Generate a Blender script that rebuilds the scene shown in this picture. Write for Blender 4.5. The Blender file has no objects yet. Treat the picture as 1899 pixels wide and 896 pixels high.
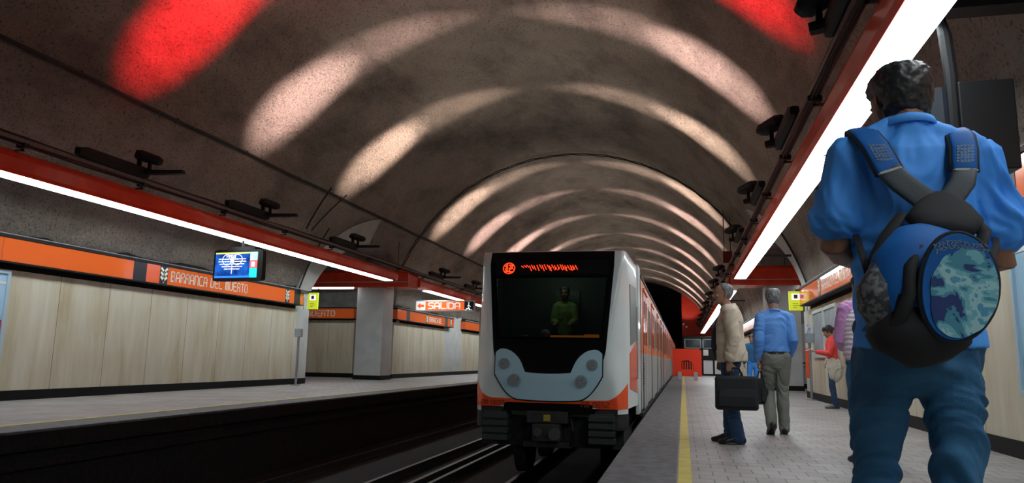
import bpy, bmesh, math, random
from mathutils import Vector, Matrix, noise
random.seed(7)
PI = math.pi
C = bpy.context.scene.collection
SC = bpy.context.scene
R = math.radians

# ------------------------------------------------------------------ camera
CAM_H, FPX, ROLL, VPX, VPY = 0.87, 1350.0, 0.018, 1267.0, 671.0
def camera():
    d = Vector(((VPX-949.5)/FPX, (VPY-448)/FPX, 1.0)).normalized()
    u = Vector((math.sin(ROLL), -math.cos(ROLL), 0))
    u.z = -(u.x*d.x + u.y*d.y)/d.z
    u.normalize()
    r = d.cross(u)
    # world axes seen by the camera (x right, y down, z forward)
    right = Vector((r.x, d.x, u.x)); down = Vector((r.y, d.y, u.y)); fwd = Vector((r.z, d.z, u.z))
    m = Matrix.Identity(4)
    for i in range(3):
        m[i][0] = right[i]; m[i][1] = -down[i]; m[i][2] = -fwd[i]
    m.translation = Vector((0, 0, CAM_H))
    cd = bpy.data.cameras.new('camera'); co = bpy.data.objects.new('camera', cd); C.objects.link(co)
    cd.sensor_fit = 'HORIZONTAL'; cd.sensor_width = 36; cd.lens = FPX/1899*36
    cd.clip_start = 0.05; cd.clip_end = 300
    co.matrix_world = m
    SC.camera = co
camera()

# ------------------------------------------------------------------ world, exposure
w = bpy.data.worlds.new('world'); SC.world = w; w.use_nodes = True
w.node_tree.nodes['Background'].inputs[0].default_value = (0.5, 0.5, 0.55, 1)
w.node_tree.nodes['Background'].inputs[1].default_value = 0.05
SC.view_settings.view_transform = 'Standard'
try: SC.view_settings.look = 'None'
except Exception: pass
SC.view_settings.exposure = 0.22
SC.view_settings.gamma = 1.0
SC.view_settings.use_curve_mapping = False
SC.cycles.use_denoising = True
SC.cycles.max_bounces = 8
SC.cycles.diffuse_bounces = 4
SC.cycles.sample_clamp_indirect = 6
TUBE_STRENGTH = 11.0          # fluorescent diffusers under the ducts
AIM, SPOT_Y, SPOT_A = .315, .58, 25
SPOT_WATTS = 7500.0
RED_WATTS = 11000.0
SPILL = 330.0

# ------------------------------------------------------------------ helpers
def tag(o, label=None, cat=None, group=None, kind=None):
    if label: o['label'] = label
    if cat: o['category'] = cat
    if group: o['group'] = group
    if kind: o['kind'] = kind
    return o
def empty(name, loc=(0, 0, 0), rz=0, label=None, cat=None, group=None):
    o = bpy.data.objects.new(name, None); C.objects.link(o)
    o.location = loc; o.rotation_euler = (0, 0, rz); o.empty_display_size = 0.1
    return tag(o, label, cat, group)

class MB:
    def __init__(s): s.bm = bmesh.new()
    def box(s, x0, x1, y0, y1, z0, z1, mat=None):
        vs = [s.bm.verts.new(Vector((x, y, z)) if mat is None else mat @ Vector((x, y, z)))
              for x in (x0, x1) for y in (y0, y1) for z in (z0, z1)]
        for f in ((0,1,3,2),(4,6,7,5),(0,4,5,1),(2,3,7,6),(0,2,6,4),(1,5,7,3)):
            s.bm.faces.new([vs[i] for i in f])
        return s
    def rings(s, rings, cap=True, close=True):
        prev = None; first = None
        for r in rings:
            vs = [s.bm.verts.new(p) for p in r]
            if prev:
                n = len(vs)
                for i in range(n if close else n-1):
                    j = (i+1) % n
                    s.bm.faces.new((prev[i], prev[j], vs[j], vs[i]))
            else: first = vs
            prev = vs
        if cap:
            for vs, fl in ((first, True), (prev, False)):
                try: s.bm.faces.new(vs[::-1] if fl else vs)
                except Exception: pass
        return s
    def loft(s, pts, rad, n=20, side=(1, 0, 0), round_ends=True, pw=2.0):
        """closed tube through pts; rad = list of (half width along side, half depth)"""
        P = [Vector(p) for p in pts]; Rr = [(r, r) if not isinstance(r, (tuple, list)) else r for r in rad]
        side = Vector(side); out = []
        def ring(c, t, a, b):
            sx = side - t*side.dot(t)
            if sx.length < 1e-3: sx = Vector((0, 1, 0)) - t*t.y
            sx.normalize(); f = t.cross(sx)
            res = []
            for k in range(n):
                q = 2*PI*k/n; cc, ss = math.cos(q), math.sin(q)
                e = 2.0/pw
                res.append(c + sx*a*math.copysign(abs(cc)**e, cc) + f*b*math.copysign(abs(ss)**e, ss))
            return res
        m = len(P)
        for i in range(m):
            if i == 0: t = P[1]-P[0]
            elif i == m-1: t = P[-1]-P[-2]
            else: t = (P[i+1]-P[i]).normalized() + (P[i]-P[i-1]).normalized()
            t.normalize(); a, b = Rr[i]
            if round_ends and i == 0:
                h = min(a, b)
                for q in (0.2, 0.6): out.append(ring(P[0]-t*h*math.cos(q*PI/2)*0.8, t, a*math.sin(q*PI/2)+1e-4, b*math.sin(q*PI/2)+1e-4))
            out.append(ring(P[i], t, a, b))
            if round_ends and i == m-1:
                h = min(a, b)
                for q in (0.6, 0.2): out.append(ring(P[-1]+t*h*math.cos(q*PI/2)*0.8, t, a*math.sin(q*PI/2)+1e-4, b*math.sin(q*PI/2)+1e-4))
        return s.rings(out)
    def tube(s, pts, r, n=8): return s.loft(pts, [r]*len(pts), n=n, side=(0.31, 0.2, 0.93), round_ends=False)
    def bar(s, p, q, r, n=10): return s.tube([p, q], r, n)
    def prism(s, poly, a, b, axis='y'):
        """polygon (u,v) extruded from a to b along axis; axis x:(y,z) y:(x,z) z:(x,y)"""
        def P(u, v, t): return {'x': (t, u, v), 'y': (u, t, v), 'z': (u, v, t)}[axis]
        A = [s.bm.verts.new(P(u, v, a)) for u, v in poly]; B = [s.bm.verts.new(P(u, v, b)) for u, v in poly]
        n = len(poly)
        s.bm.faces.new(A[::-1]); s.bm.faces.new(B)
        for i in range(n): s.bm.faces.new((A[i], A[(i+1) % n], B[(i+1) % n], B[i]))
        return s
    def sphere(s, c, r, sc=(1, 1, 1), n=16):
        m = Matrix.Translation(c) @ Matrix.Diagonal((sc[0], sc[1], sc[2], 1))
        bmesh.ops.create_uvsphere(s.bm, u_segments=n, v_segments=max(6, n//2), radius=r, matrix=m); return s
    def disc(s, c, axis, r, h, n=24, r2=None):
        ax = Vector(axis).normalized(); c = Vector(c)
        return s.loft([c-ax*h/2, c+ax*h/2], [r, r if r2 is None else r2], n=n, side=(0, 0.02, 1) if abs(ax.z) < .9 else (1, 0, 0), round_ends=False)
    def grid(s, fn, nu, nv):
        g = [[s.bm.verts.new(fn(i/nu, j/nv)) for j in range(nv+1)] for i in range(nu+1)]
        for i in range(nu):
            for j in range(nv): s.bm.faces.new((g[i][j], g[i+1][j], g[i+1][j+1], g[i][j+1]))
        return s
    def slab(s, fn, nu, nv, off):
        """grid surface fn(u,v) closed with a second skin shifted by vector off"""
        off = Vector(off)
        a = [[s.bm.verts.new(Vector(fn(i/nu, j/nv))) for j in range(nv+1)] for i in range(nu+1)]
        b = [[s.bm.verts.new(v.co+off) for v in row] for row in a]
        for i in range(nu):
            for j in range(nv):
                s.bm.faces.new((a[i][j], a[i+1][j], a[i+1][j+1], a[i][j+1]))
                s.bm.faces.new((b[i][j], b[i][j+1], b[i+1][j+1], b[i+1][j]))
        for i in range(nu):
            s.bm.faces.new((a[i][0], b[i][0], b[i+1][0], a[i+1][0])); s.bm.faces.new((a[i][nv], a[i+1][nv], b[i+1][nv], b[i][nv]))
        for j in range(nv):
            s.bm.faces.new((a[0][j], a[0][j+1], b[0][j+1], b[0][j])); s.bm.faces.new((a[nu][j], b[nu][j], b[nu][j+1], a[nu][j+1]))
        return s
    def build(s, name, mat, parent=None, smooth=False, bevel=0, label=None, cat=None, group=None, kind=None, recalc=True, origin=None):
        if recalc: bmesh.ops.recalc_face_normals(s.bm, faces=s.bm.faces)
        if origin is not None: bmesh.ops.translate(s.bm, verts=s.bm.verts, vec=-Vector(origin))
        me = bpy.data.meshes.new(name); s.bm.to_mesh(me); s.bm.free()
        o = bpy.data.objects.new(name, me); C.objects.link(o)
        if origin is not None: o.location = origin
        if mat: me.materials.append(mat)
        if smooth:
            for p in me.polygons: p.use_smooth = True
        if bevel:
            b = o.modifiers.new('bevel', 'BEVEL'); b.width = bevel; b.segments = 2; b.limit_method = 'ANGLE'; b.angle_limit = R(40)
        if parent: o.parent = parent
        return tag(o, label, cat, group, kind)

def copy_tree(o, parent=None):
    c = o.copy(); C.objects.link(c)
    if parent: c.parent = parent
    for ch in [x for x in bpy.data.objects if x.parent == o]: copy_tree(ch, c)
    return c

def M(name, col, rough=0.6, metal=0.0, col2=None, scale=6.0, stretch=(1, 1, 1), bump=0.0, bscale=40.0, emit=0.0, ecol=None, detail=6, lo=.35, hi=.65, spec=0.5, coat=0.0):
    m = bpy.data.materials.new(name); m.use_nodes = True
    nt = m.node_tree; b = nt.nodes['Principled BSDF']
    b.inputs['Base Color'].default_value = (*col, 1); b.inputs['Roughness'].default_value = rough
    b.inputs['Metallic'].default_value = metal; b.inputs['Specular IOR Level'].default_value = spec
    b.inputs['Coat Weight'].default_value = coat
    if emit:
        b.inputs['Emission Color'].default_value = (*(ecol or col), 1); b.inputs['Emission Strength'].default_value = emit
    if col2 or bump:
        tc = nt.nodes.new('ShaderNodeTexCoord'); mp = nt.nodes.new('ShaderNodeMapping'); mp.inputs['Scale'].default_value = stretch
        nt.links.new(tc.outputs['Object'], mp.inputs[0])
    if col2:
        n = nt.nodes.new('ShaderNodeTexNoise'); n.inputs['Scale'].default_value = scale; n.inputs['Detail'].default_value = detail
        r = nt.nodes.new('ShaderNodeValToRGB'); r.color_ramp.elements[0].position = lo; r.color_ramp.elements[1].position = hi
        r.color_ramp.elements[0].color = (*col, 1); r.color_ramp.elements[1].color = (*col2, 1)
        nt.links.new(mp.outputs[0], n.inputs[0]); nt.links.new(n.outputs[0], r.inputs[0]); nt.links.new(r.outputs[0], b.inputs['Base Color'])
    if bump:
        n2 = nt.nodes.new('ShaderNodeTexNoise'); n2.inputs['Scale'].default_value = bscale; n2.inputs['Detail'].default_value = 4
        bp = nt.nodes.new('ShaderNodeBump'); bp.inputs['Strength'].default_value = bump; bp.inputs['Distance'].default_value = 0.02
        nt.links.new(mp.outputs[0], n2.inputs[0]); nt.links.new(n2.outputs[0], bp.inputs['Height']); nt.links.new(bp.outputs[0], b.inputs['Normal'])
    return m
def nodes_of(m): return m.node_tree, m.node_tree.nodes['Principled BSDF']

# ------------------------------------------------------------------ lettering (square rounded strokes)
GLYPH = {
 'A': [[(0,0),(0,5),(1,6),(3,6),(4,5),(4,0)],[(0,2.4),(4,2.4)]],
 'B': [[(0,0),(0,6),(3,6),(3.6,5.5),(3.6,3.6),(3,3.1),(0,3.1)],[(3,3.1),(4,2.6),(4,.6),(3.4,0),(0,0)]],
 'R': [[(0,0),(0,5),(1,6),(3,6),(4,5.3),(4,3.6),(3.4,3),(0,3)],[(2.6,3),(4,1.6),(4,0)]],
 'N': [[(0,0),(0,6),(3,6),(4,5),(4,0)]],
 'C': [[(4,6),(1,6),(0,5),(0,1),(1,0),(4,0)]],
 'D': [[(0,0),(0,6),(3,6),(4,5),(4,1),(3,0),(0,0)]],
 'E': [[(4,6),(1,6),(0,5),(0,1),(1,0),(4,0)],[(0,3.1),(3.5,3.1)]],
 'L': [[(0,6),(0,.8),(.8,0),(4,0)]],
 'M': [[(0,0),(0,6),(3.3,6),(4,5.3),(4,0)],[(2,6),(2,0)]],
 'U': [[(0,6),(0,1),(1,0),(3,0),(4,1),(4,6)]],
 'T': [[(0,6),(4,6)],[(2,6),(2,0)]],
 'O': [[(1,0),(0,1),(0,5),(1,6),(3,6),(4,5),(4,1),(3,0),(1,0)]],
 'S': [[(4,6),(1,6),(0,5.2),(0,3.9),(1,3.1),(3,3.1),(4,2.3),(4,.8),(3,0),(0,0)]],
 'I': [[(0,0),(0,6)]],
 'V': [[(0,6),(2,0),(4,6)]],
 '0': [[(1,0),(0,1),(0,5),(1,6),(3,6),(4,5),(4,1),(3,0),(1,0)]],
 '1': [[(1,5),(2,6),(2,0)],[(1,0),(3,0)]],
 '2': [[(0,6),(3,6),(4,5.2),(4,3.8),(3,3.1),(1,2.8),(0,2),(0,0),(4,0)]],
 '5': [[(4,6),(0,6),(0,3.2),(3,3.2),(4,2.4),(4,.8),(3,0),(0,0)]],
 '6': [[(4,6),(1,6),(0,5),(0,1),(1,0),(3,0),(4,1),(4,2.3),(3,3.1),(0,3.1)]],
 '8': [[(1,0),(0,1),(0,2.3),(1,3.1),(0,3.9),(0,5),(1,6),(3,6),(4,5),(4,3.9),(3,3.1),(4,2.3),(4,1),(3,0),(1,0)],[(1,3.1),(3,3.1)]],
}
def strokes(mb, polys, P, th, depth):
    """polys of 2D points; P(u,v,w) places a point; th = half stroke"""
    for pl in polys:
        for (x0, y0), (x1, y1) in zip(pl, pl[1:]):
            d = Vector((x1-x0, y1-y0)); l = d.length or 1e-6; d /= l; nn = Vector((-d.y, d.x))*th; e = d*th*0.8
            q = [Vector((x0, y0))-e+nn, Vector((x1, y1))+e+nn, Vector((x1, y1))+e-nn, Vector((x0, y0))-e-nn]
            a = [mb.bm.verts.new(P(c.x, c.y, 0)) for c in q]; b = [mb.bm.verts.new(P(c.x, c.y, depth)) for c in q]
            mb.bm.faces.new(a[::-1]); mb.bm.faces.new(b)
            for i in range(4): mb.bm.faces.new((a[i], a[(i+1) % 4], b[(i+1) % 4], b[i]))
def word(mb, text, P, h, th=0.085, depth=0.006, wide=0.62, gap=0.28):
    """text in a box of height h from u=0; returns width"""
    u = 0.0; s = h/6
    for ch in text:
        if ch == ' ': u += h*0.5; continue
        g = GLYPH[ch]; wd = 0 if ch == 'I' else 4
        sx = wide*h/4
        strokes(mb, [[(u+x*sx, y*s) for x, y in pl] for pl in g], P, th*h, depth)
        u += wd*sx + gap*h
    return u
# ------------------------------------------------------------------ materials of the setting
def vault_material():
    m = bpy.data.materials.new('sprayed_concrete'); m.use_nodes = True; nt, b = nodes_of(m); L = nt.links.new; N = nt.nodes.new
    tc = N('ShaderNodeTexCoord')
    def noise_(s, d=6, rough=.6, st=(1, 1, 1)):
        mp = N('ShaderNodeMapping'); mp.inputs['Scale'].default_value = st; L(tc.outputs['Object'], mp.inputs[0])
        n = N('ShaderNodeTexNoise'); n.inputs['Scale'].default_value = s; n.inputs['Detail'].default_value = d; n.inputs['Roughness'].default_value = rough
        L(mp.outputs[0], n.inputs[0]); return n
    def ramp(src, stops):
        r = N('ShaderNodeValToRGB'); e = r.color_ramp.elements
        e[0].position, e[0].color = stops[0][0], (*stops[0][1], 1); e[1].position, e[1].color = stops[-1][0], (*stops[-1][1], 1)
        for p, c in stops[1:-1]:
            x = e.new(p); x.color = (*c, 1)
        L(src, r.inputs[0]); return r
    base = ramp(noise_(.55, 8, .65, (1, .8, 1)).outputs[0], [(.32, (.29, .255, .215)), (.5, (.38, .335, .285)), (.68, (.45, .385, .33))])
    soot = ramp(noise_(.75, 8, .68, (1, .5, 1)).outputs[0], [(.34, (.42, .42, .43)), (.52, (1, 1, 1)), (1, (1, 1, 1))])
    pit_shade = ramp(noise_(20, 5, .7).outputs[0], [(.38, (.32, .30, .29)), (.45, (1, 1, 1)), (1, (1, 1, 1))])  # relief shade of small pits put into the concrete colour
    mx = N('ShaderNodeMix'); mx.data_type = 'RGBA'; mx.blend_type = 'MULTIPLY'; mx.inputs[0].default_value = .75
    L(base.outputs[0], mx.inputs[6]); L(soot.outputs[0], mx.inputs[7])
    mx2 = N('ShaderNodeMix'); mx2.data_type = 'RGBA'; mx2.blend_type = 'MULTIPLY'; mx2.inputs[0].default_value = .8
    L(mx.outputs[2], mx2.inputs[6]); L(pit_shade.outputs[0], mx2.inputs[7]); L(mx2.outputs[2], b.inputs['Base Color'])
    b.inputs['Roughness'].default_value = .78; b.inputs['Specular IOR Level'].default_value = .3
    n3 = noise_(12, 6, .7); n4 = noise_(3.2, 5)
    b1 = N('ShaderNodeBump'); b1.inputs['Strength'].default_value = 1.0; b1.inputs['Distance'].default_value = .12; L(n3.outputs[0], b1.inputs['Height'])
    b2 = N('ShaderNodeBump'); b2.inputs['Strength'].default_value = .4; b2.inputs['Distance'].default_value = .12; L(n4.outputs[0], b2.inputs['Height'])
    L(b1.outputs[0], b2.inputs['Normal']); L(b2.outputs[0], b.inputs['Normal'])
    return m
def panel_material():
    m = bpy.data.materials.new('veined_wall_panel'); m.use_nodes = True; nt, b = nodes_of(m); L = nt.links.new; N = nt.nodes.new
    tc = N('ShaderNodeTexCoord'); mp = N('ShaderNodeMapping'); mp.inputs['Scale'].default_value = (1.7, 1.7, .24); L(tc.outputs['Object'], mp.inputs[0])
    n = N('ShaderNodeTexNoise'); n.inputs['Scale'].default_value = 1.6; n.inputs['Detail'].default_value = 7; n.inputs['Roughness'].default_value = .62; n.inputs['Distortion'].default_value = .25
    L(mp.outputs[0], n.inputs[0])
    r = N('ShaderNodeValToRGB'); e = r.color_ramp.elements; e[0].position = .3; e[0].color = (.46, .39, .25, 1); e[1].position = .70; e[1].color = (.68, .655, .54, 1)
    x = e.new(.46); x.color = (.58, .535, .405, 1)
    L(n.outputs[0], r.inputs[0])
    # joints between panels
    sp = N('ShaderNodeSeparateXYZ'); L(tc.outputs['Object'], sp.inputs[0])
    ad = N('ShaderNodeMath'); ad.operation = 'ADD'; L(sp.outputs[1], ad.inputs[0]); L(sp.outputs[0], ad.inputs[1])
    md = N('ShaderNodeMath'); md.operation = 'PINGPONG'; md.inputs[1].default_value = .61; L(ad.outputs[0], md.inputs[0])
    lt = N('ShaderNodeMath'); lt.operation = 'LESS_THAN'; lt.inputs[1].default_value = .006; L(md.outputs[0], lt.inputs[0])
    mx = N('ShaderNodeMix'); mx.data_type = 'RGBA'; L(lt.outputs[0], mx.inputs[0]); L(r.outputs[0], mx.inputs[6]); mx.inputs[7].default_value = (.16, .13, .09, 1)
    L(mx.outputs[2], b.inputs['Base Color']); b.inputs['Roughness'].default_value = .42
    return m
def tile_material():
    m = bpy.data.materials.new('platform_paving'); m.use_nodes = True; nt, b = nodes_of(m); L = nt.links.new; N = nt.nodes.new
    tc = N('ShaderNodeTexCoord'); br = N('ShaderNodeTexBrick'); L(tc.outputs['Object'], br.inputs[0])
    br.inputs['Scale'].default_value = 1.0; br.inputs['Brick Width'].default_value = .21; br.inputs['Row Height'].default_value = .21
    br.inputs['Mortar Size'].default_value = .006; br.inputs['Mortar Smooth'].default_value = .3
    br.inputs['Color1'].default_value = (.31, .29, .28, 1); br.inputs['Color2'].default_value = (.36, .34, .325, 1); br.inputs['Mortar'].default_value = (.13, .125, .12, 1)
    n = N('ShaderNodeTexNoise'); n.inputs['Scale'].default_value = 1.3; n.inputs['Detail'].default_value = 7; L(tc.outputs['Object'], n.inputs[0])
    r = N('ShaderNodeValToRGB'); r.color_ramp.elements[0].position = .3; r.color_ramp.elements[0].color = (.62, .6, .6, 1); r.color_ramp.elements[1].position = .6; r.color_ramp.elements[1].color = (1, 1, 1, 1)
    L(n.outputs[0], r.inputs[0])
    mx = N('ShaderNodeMix'); mx.data_type = 'RGBA'; mx.blend_type = 'MULTIPLY'; mx.inputs[0].default_value = .8
    L(br.outputs[0], mx.inputs[6]); L(r.outputs[0], mx.inputs[7]); L(mx.outputs[2], b.inputs['Base Color'])
    b.inputs['Roughness'].default_value = .5
    bp = N('ShaderNodeBump'); bp.inputs['Strength'].default_value = .3; bp.inputs['Distance'].default_value = .004; bp.invert = True; L(br.outputs[1], bp.inputs['Height']); L(bp.outputs[0], b.inputs['Normal'])
    return m
m_vault = vault_material(); m_panel = panel_material(); m_tile = tile_material()
m_edge = M('dark_granular_edging', (.085, .09, .10), .65, col2=(.145, .15, .16), scale=8, bump=.3, bscale=60)
m_yellow = M('yellow_safety_paint', (.50, .42, .075), .5, col2=(.62, .53, .12), scale=5)
m_black = M('black_skirting', (.006, .006, .0065), .6, spec=.25)
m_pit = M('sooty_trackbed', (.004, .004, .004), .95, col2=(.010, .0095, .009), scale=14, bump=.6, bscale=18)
m_white_conc = M('pale_painted_concrete', (.47, .50, .50), .6, col2=(.56, .58, .57), scale=2.2, bump=.15, bscale=12)
m_greyc = M('rough_grey_plaster', (.26, .26, .25), .8, col2=(.40, .40, .38), scale=2.5, bump=.6, bscale=14)
m_greyc2 = M('pale_grey_plaster', (.36, .37, .36), .75, col2=(.44, .45, .43), scale=2.5, bump=.3, bscale=14)
m_duct = M('orange_red_duct_enamel', (.92, .060, .014), .24, col2=(.80, .045, .012), scale=3, coat=.3)
m_orange = M('orange_sign_enamel', (.88, .155, .028), .16, coat=.3)
m_tray = M('dusty_steel_tray', (.13, .11, .10), .5, .3, col2=(.2, .17, .155), scale=12)
m_cable = M('black_cable', (.018, .016, .015), .6)
m_fix = M('black_fixture_metal', (.008, .008, .009), .6, .0, spec=.3)
m_tube = M('lit_white_diffuser', (.9, .93, 1), .5, emit=TUBE_STRENGTH, ecol=(.88, .97, 1.0))
m_steel = M('brushed_steel', (.42, .43, .44), .3, .8)
m_steel_dk = M('dark_steel', (.08, .085, .09), .4, .7)
m_rail = M('worn_rail_steel', (.10, .10, .105), .45, .8)
m_white = M('white_sign_enamel', (.75, .77, .78), .4)

CX, CZ, VR = -4.1, 1.3, 7.5
XL, XR = -11.35, 3.17            # wall faces
EL, ER = -6.98, -0.62            # platform edges
Y0, Y1 = -5.0, 75.0
def struct(mb, name, mat, **k): return mb.build(name, mat, kind='structure', **k)

# platforms ---------------------------------------------------------
def platform(name, xa, xb, edge, sgn):
    # sgn +1: edge strip on the low-x side
    o = struct(MB().box(*sorted((xa+sgn*.03, xb)), Y0, Y1, -.22, 0), 'floor_'+name, m_tile)
    e0, e1 = (edge, edge+sgn*.56)
    struct(MB().box(min(e0, e1), max(e0, e1), Y0, Y1, -.03, .003), 'trim_edge_'+name, m_edge, bevel=.01)
    y0, y1 = edge+sgn*.565, edge+sgn*.667
    struct(MB().box(min(y0, y1), max(y0, y1), Y0, 52, -.01, .006), 'trim_stripe_'+name, m_yellow)
    f = MB().box(*sorted((edge+sgn*.10, edge+sgn*.35)), Y0, Y1, -1.2, -.10).box(*sorted((edge+sgn*.012, edge+sgn*.3)), Y0, Y1, -.22, -.031)
    f.box(*sorted((edge+sgn*.03, edge+sgn*.2)), Y0, Y1, -.42, -.34)
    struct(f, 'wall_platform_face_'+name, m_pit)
platform('right', ER+.001, 12, ER, 1)
platform('left', EL-.001, -21, EL, -1)
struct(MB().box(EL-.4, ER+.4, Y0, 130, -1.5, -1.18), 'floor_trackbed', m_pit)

# vault with its two side arches --------------------------------------
A_Y, A_W, A_Z, A_H = 24.45, 3.65, 2.3, 2.55       # side arch: centre, half width, spring, rise
ZB = 2.80
def arch_z(y):
    q = (y-A_Y)/A_W
    return A_Z + A_H*math.sqrt(1-q*q) if abs(q) < 1 else 0
ys = sorted(set([Y0+i*(Y1-Y0)/160 for i in range(161)] + [A_Y+A_W*math.sin(PI*(i/60-.5)) for i in range(61)]))
NA = 72
def vault_grid(rad):
    rows = []
    for y in ys:
        zb = max(ZB, arch_z(y)); a0 = math.asin((zb-CZ)/VR)
        row = []
        for j in range(NA+1):
            a = a0 + (PI-2*a0)*j/NA
            r = rad
            if rad == VR:
                p = Vector((math.cos(a)*2.2, y*.45, math.sin(a)*2.2))
                r += .05*noise.noise(p*1.3) + .02*noise.noise(p*4.1)
            row.append(Vector((CX+r*math.cos(a), y, CZ+r*math.sin(a))))
        rows.append(row)
    return rows
mb = MB(); gi = vault_grid(VR); go = vault_grid(VR+.35)
vi = [[mb.bm.verts.new(p) for p in r] for r in gi]; vo = [[mb.bm.verts.new(p) for p in r] for r in go]
for i in range(len(ys)-1):
    for j in range(NA):
        mb.bm.faces.new((vi[i][j], vi[i][j+1], vi[i+1][j+1], vi[i+1][j]))
        mb.bm.faces.new((vo[i][j], vo[i+1][j], vo[i+1][j+1], vo[i][j+1]))
    for j in (0, NA): mb.bm.faces.new((vi[i][j], vi[i+1][j], vo[i+1][j], vo[i][j]))
struct(mb, 'ceiling', m_vault, smooth=True)

# pale concrete band round each side arch, set just proud of the vault
for side, nm in ((-1, 'left'), (1, 'right')):
    def fn(u, v, o=0.0):
        t = PI*(0.02+.40*u); q = -math.cos(t); wv = .85*v
        y = A_Y + (A_W+wv)*q; z = A_Z + (A_H+wv)*math.sin(t)
        z = max(z, 2.5)
        rr = VR-.045
        return Vector((CX+side*math.sqrt(max(rr*rr-(z-CZ)**2, 0)), y, z))
    struct(MB().slab(fn, 48, 3, (side*.30, 0, 0)), 'trim_arch_'+nm, m_greyc2, smooth=False)
    # corridor tunnel leading away from the platform
    x0, x1 = CX+side*7.0, CX+side*16.5
    def tn(u, v, s=side):
        t = PI*u; y = A_Y - A_W*math.cos(t)*1.0; z = A_Z + A_H*math.sin(t)
        xs = CX+s*(math.sqrt(max((VR+.02)**2-(z-CZ)**2, 0)))
        return Vector((xs+(CX+s*16.5-xs)*v, y, z))
    struct(MB().grid(tn, 40, 6), 'ceiling_corridor_'+nm, m_greyc, smooth=True)
    # corridor side walls and end
    xa, xb = sorted((CX+side*7.30, x1))
    struct(MB().box(xa, xb, A_Y+A_W, A_Y+A_W+.3, 0, 2.6), 'wall_corridor_far_'+nm, m_white_conc)
    struct(MB().box(xa, xb, A_Y-A_W-.3, A_Y-A_W, 0, 2.6), 'wall_corridor_near_'+nm, m_white_conc)
    struct(MB().box(*sorted((x1, x1+side*.3)), A_Y-A_W, A_Y+A_W, 0, 5), 'wall_corridor_end_'+nm, m_white_conc)
    struct(MB().box(xa, xb, A_Y+A_W-.03, A_Y+A_W, 0, .17), 'baseboard_corridor_'+nm, m_black)

# walls below the vault ------------------------------------------------
def wall_run(side, y0, y1, nm, panelled=True, thick=.38):
    x = CX+side*7.27
    xs = sorted((x, x+side*thick))
    struct(MB().box(*xs, y0, y1, .16, 2.24), 'wall_'+nm, m_panel if panelled else m_white_conc)
    struct(MB().box(*sorted((x-side*.015, x+side*.3)), y0, y1, 0, .17), 'baseboard_'+nm, m_black)
    struct(MB().box(*sorted((x+side*.05, x+side*.38)), y0, y1, 2.24, 2.95), 'wall_upper_'+nm, m_pit if panelled else m_white_conc)
for side, nm in ((-1, 'left'), (1, 'right')):
    wall_run(side, Y0, 20.05, nm)
    wall_run(side, 20.05, 20.8, nm+'_return', panelled=False)
    wall_run(side, 27.75 if side < 0 else 28.1, 34.3, nm+'_beyond_arch', thick=1.1 if side < 0 else .38)
    wall_run(side, 34.3, 37.2, nm+'_plain', panelled=False)
    wall_run(side, 37.2, 52.0, nm+'_far')
    wall_run(side, 52.0, Y1, nm+'_end', panelled=False)
# panelled kiosk-like wall pieces facing the camera at the left corridor's far side
struct(MB().box(-15.9, -13.0, 27.55, 28.1, .16, 2.30), 'wall_corridor_panel', m_panel)
struct(MB().box(-15.9, -12.98, 27.53, 28.1, 0, .17), 'baseboard_corridor_panel', m_black)
# pillars standing in the arches
for side, nm in ((-1, 'left'), (1, 'right')):
    xa, xb = sorted((CX+side*6.83, CX+side*7.9))
    mb = MB().box(xa, xb, 25.55, 26.55, .12, 4.0)
    struct(mb, 'pillar_'+nm, m_white_conc, bevel=.02)
    struct(MB().box(xa-.015, xb+.015, 25.53, 26.57, 0, .16), 'baseboard_pillar_'+nm, m_black)
# far end: portal wall with the dark running tunnel on the left
m_redwall = M('red_lit_end_wall', (.55, .035, .018), .6, col2=(.42, .03, .016), scale=1.2)  # red light on the end wall is put into its base colour
mb = MB(); n = 40
poly = [(-.05, 3.4), (3.4, 3.4)] + [(CX+7.6*math.cos(a), CZ+7.6*math.sin(a)) for a in [R(17+(58-17)*i/20) for i in range(21)] if CX+7.6*math.cos(a) > -.05] + [(-.05, CZ+7.6*math.sin(math.acos((4.05)/7.6)))]
mb.prism(poly, Y1-.4, Y1)
struct(mb, 'wall_end_red', m_redwall)
struct(MB().box(-.05, 3.4, Y1-.45, Y1, 0, 3.4), 'wall_end_lower', m_black)
mb = MB()
for y in (Y1+.01, 128):
    pass
struct(MB().grid(lambda u, v: Vector((CX+7.8*math.cos(PI*u), Y1+.3+52*v, CZ-1+9*math.sin(PI*u))), 24, 6), 'ceiling_running_tunnel', m_pit)
struct(MB().box(-12.5, 4, 128, 128.5, -1.5, 10), 'wall_tunnel_end', m_black)
struct(MB().box(-12.5, 4.5, Y0-.3, Y0, -1.5, 9.2), 'wall_back', m_vault)
# rails -----------------------------------------------------------------
def rail(x, nm='track_rail', g='running rails', wd=.07, z=-1.18, h=.14, lab=None):
    mb = MB().box(x-wd, x+wd, Y0, 74, z, z+.02).box(x-.012, x+.012, Y0, 74, z+.01, z+h-.03).box(x-.036, x+.036, Y0, 74, z+h-.035, z+h)
    mb.build(nm, m_rail, label=lab, cat='rail', group=g)
rail(-4.12, lab='steel rail in the pit, farther of the two bright lines left of the train', g=None)
rail(-3.84, lab='steel rail in the pit, bright line closest to the left side of the train', g=None)
for x in (-4.75, -6.25, -1.2, -2.7): rail(x, lab='dark running rail lying in the unlit track pit', g='running rails in the dark pit')
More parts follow.
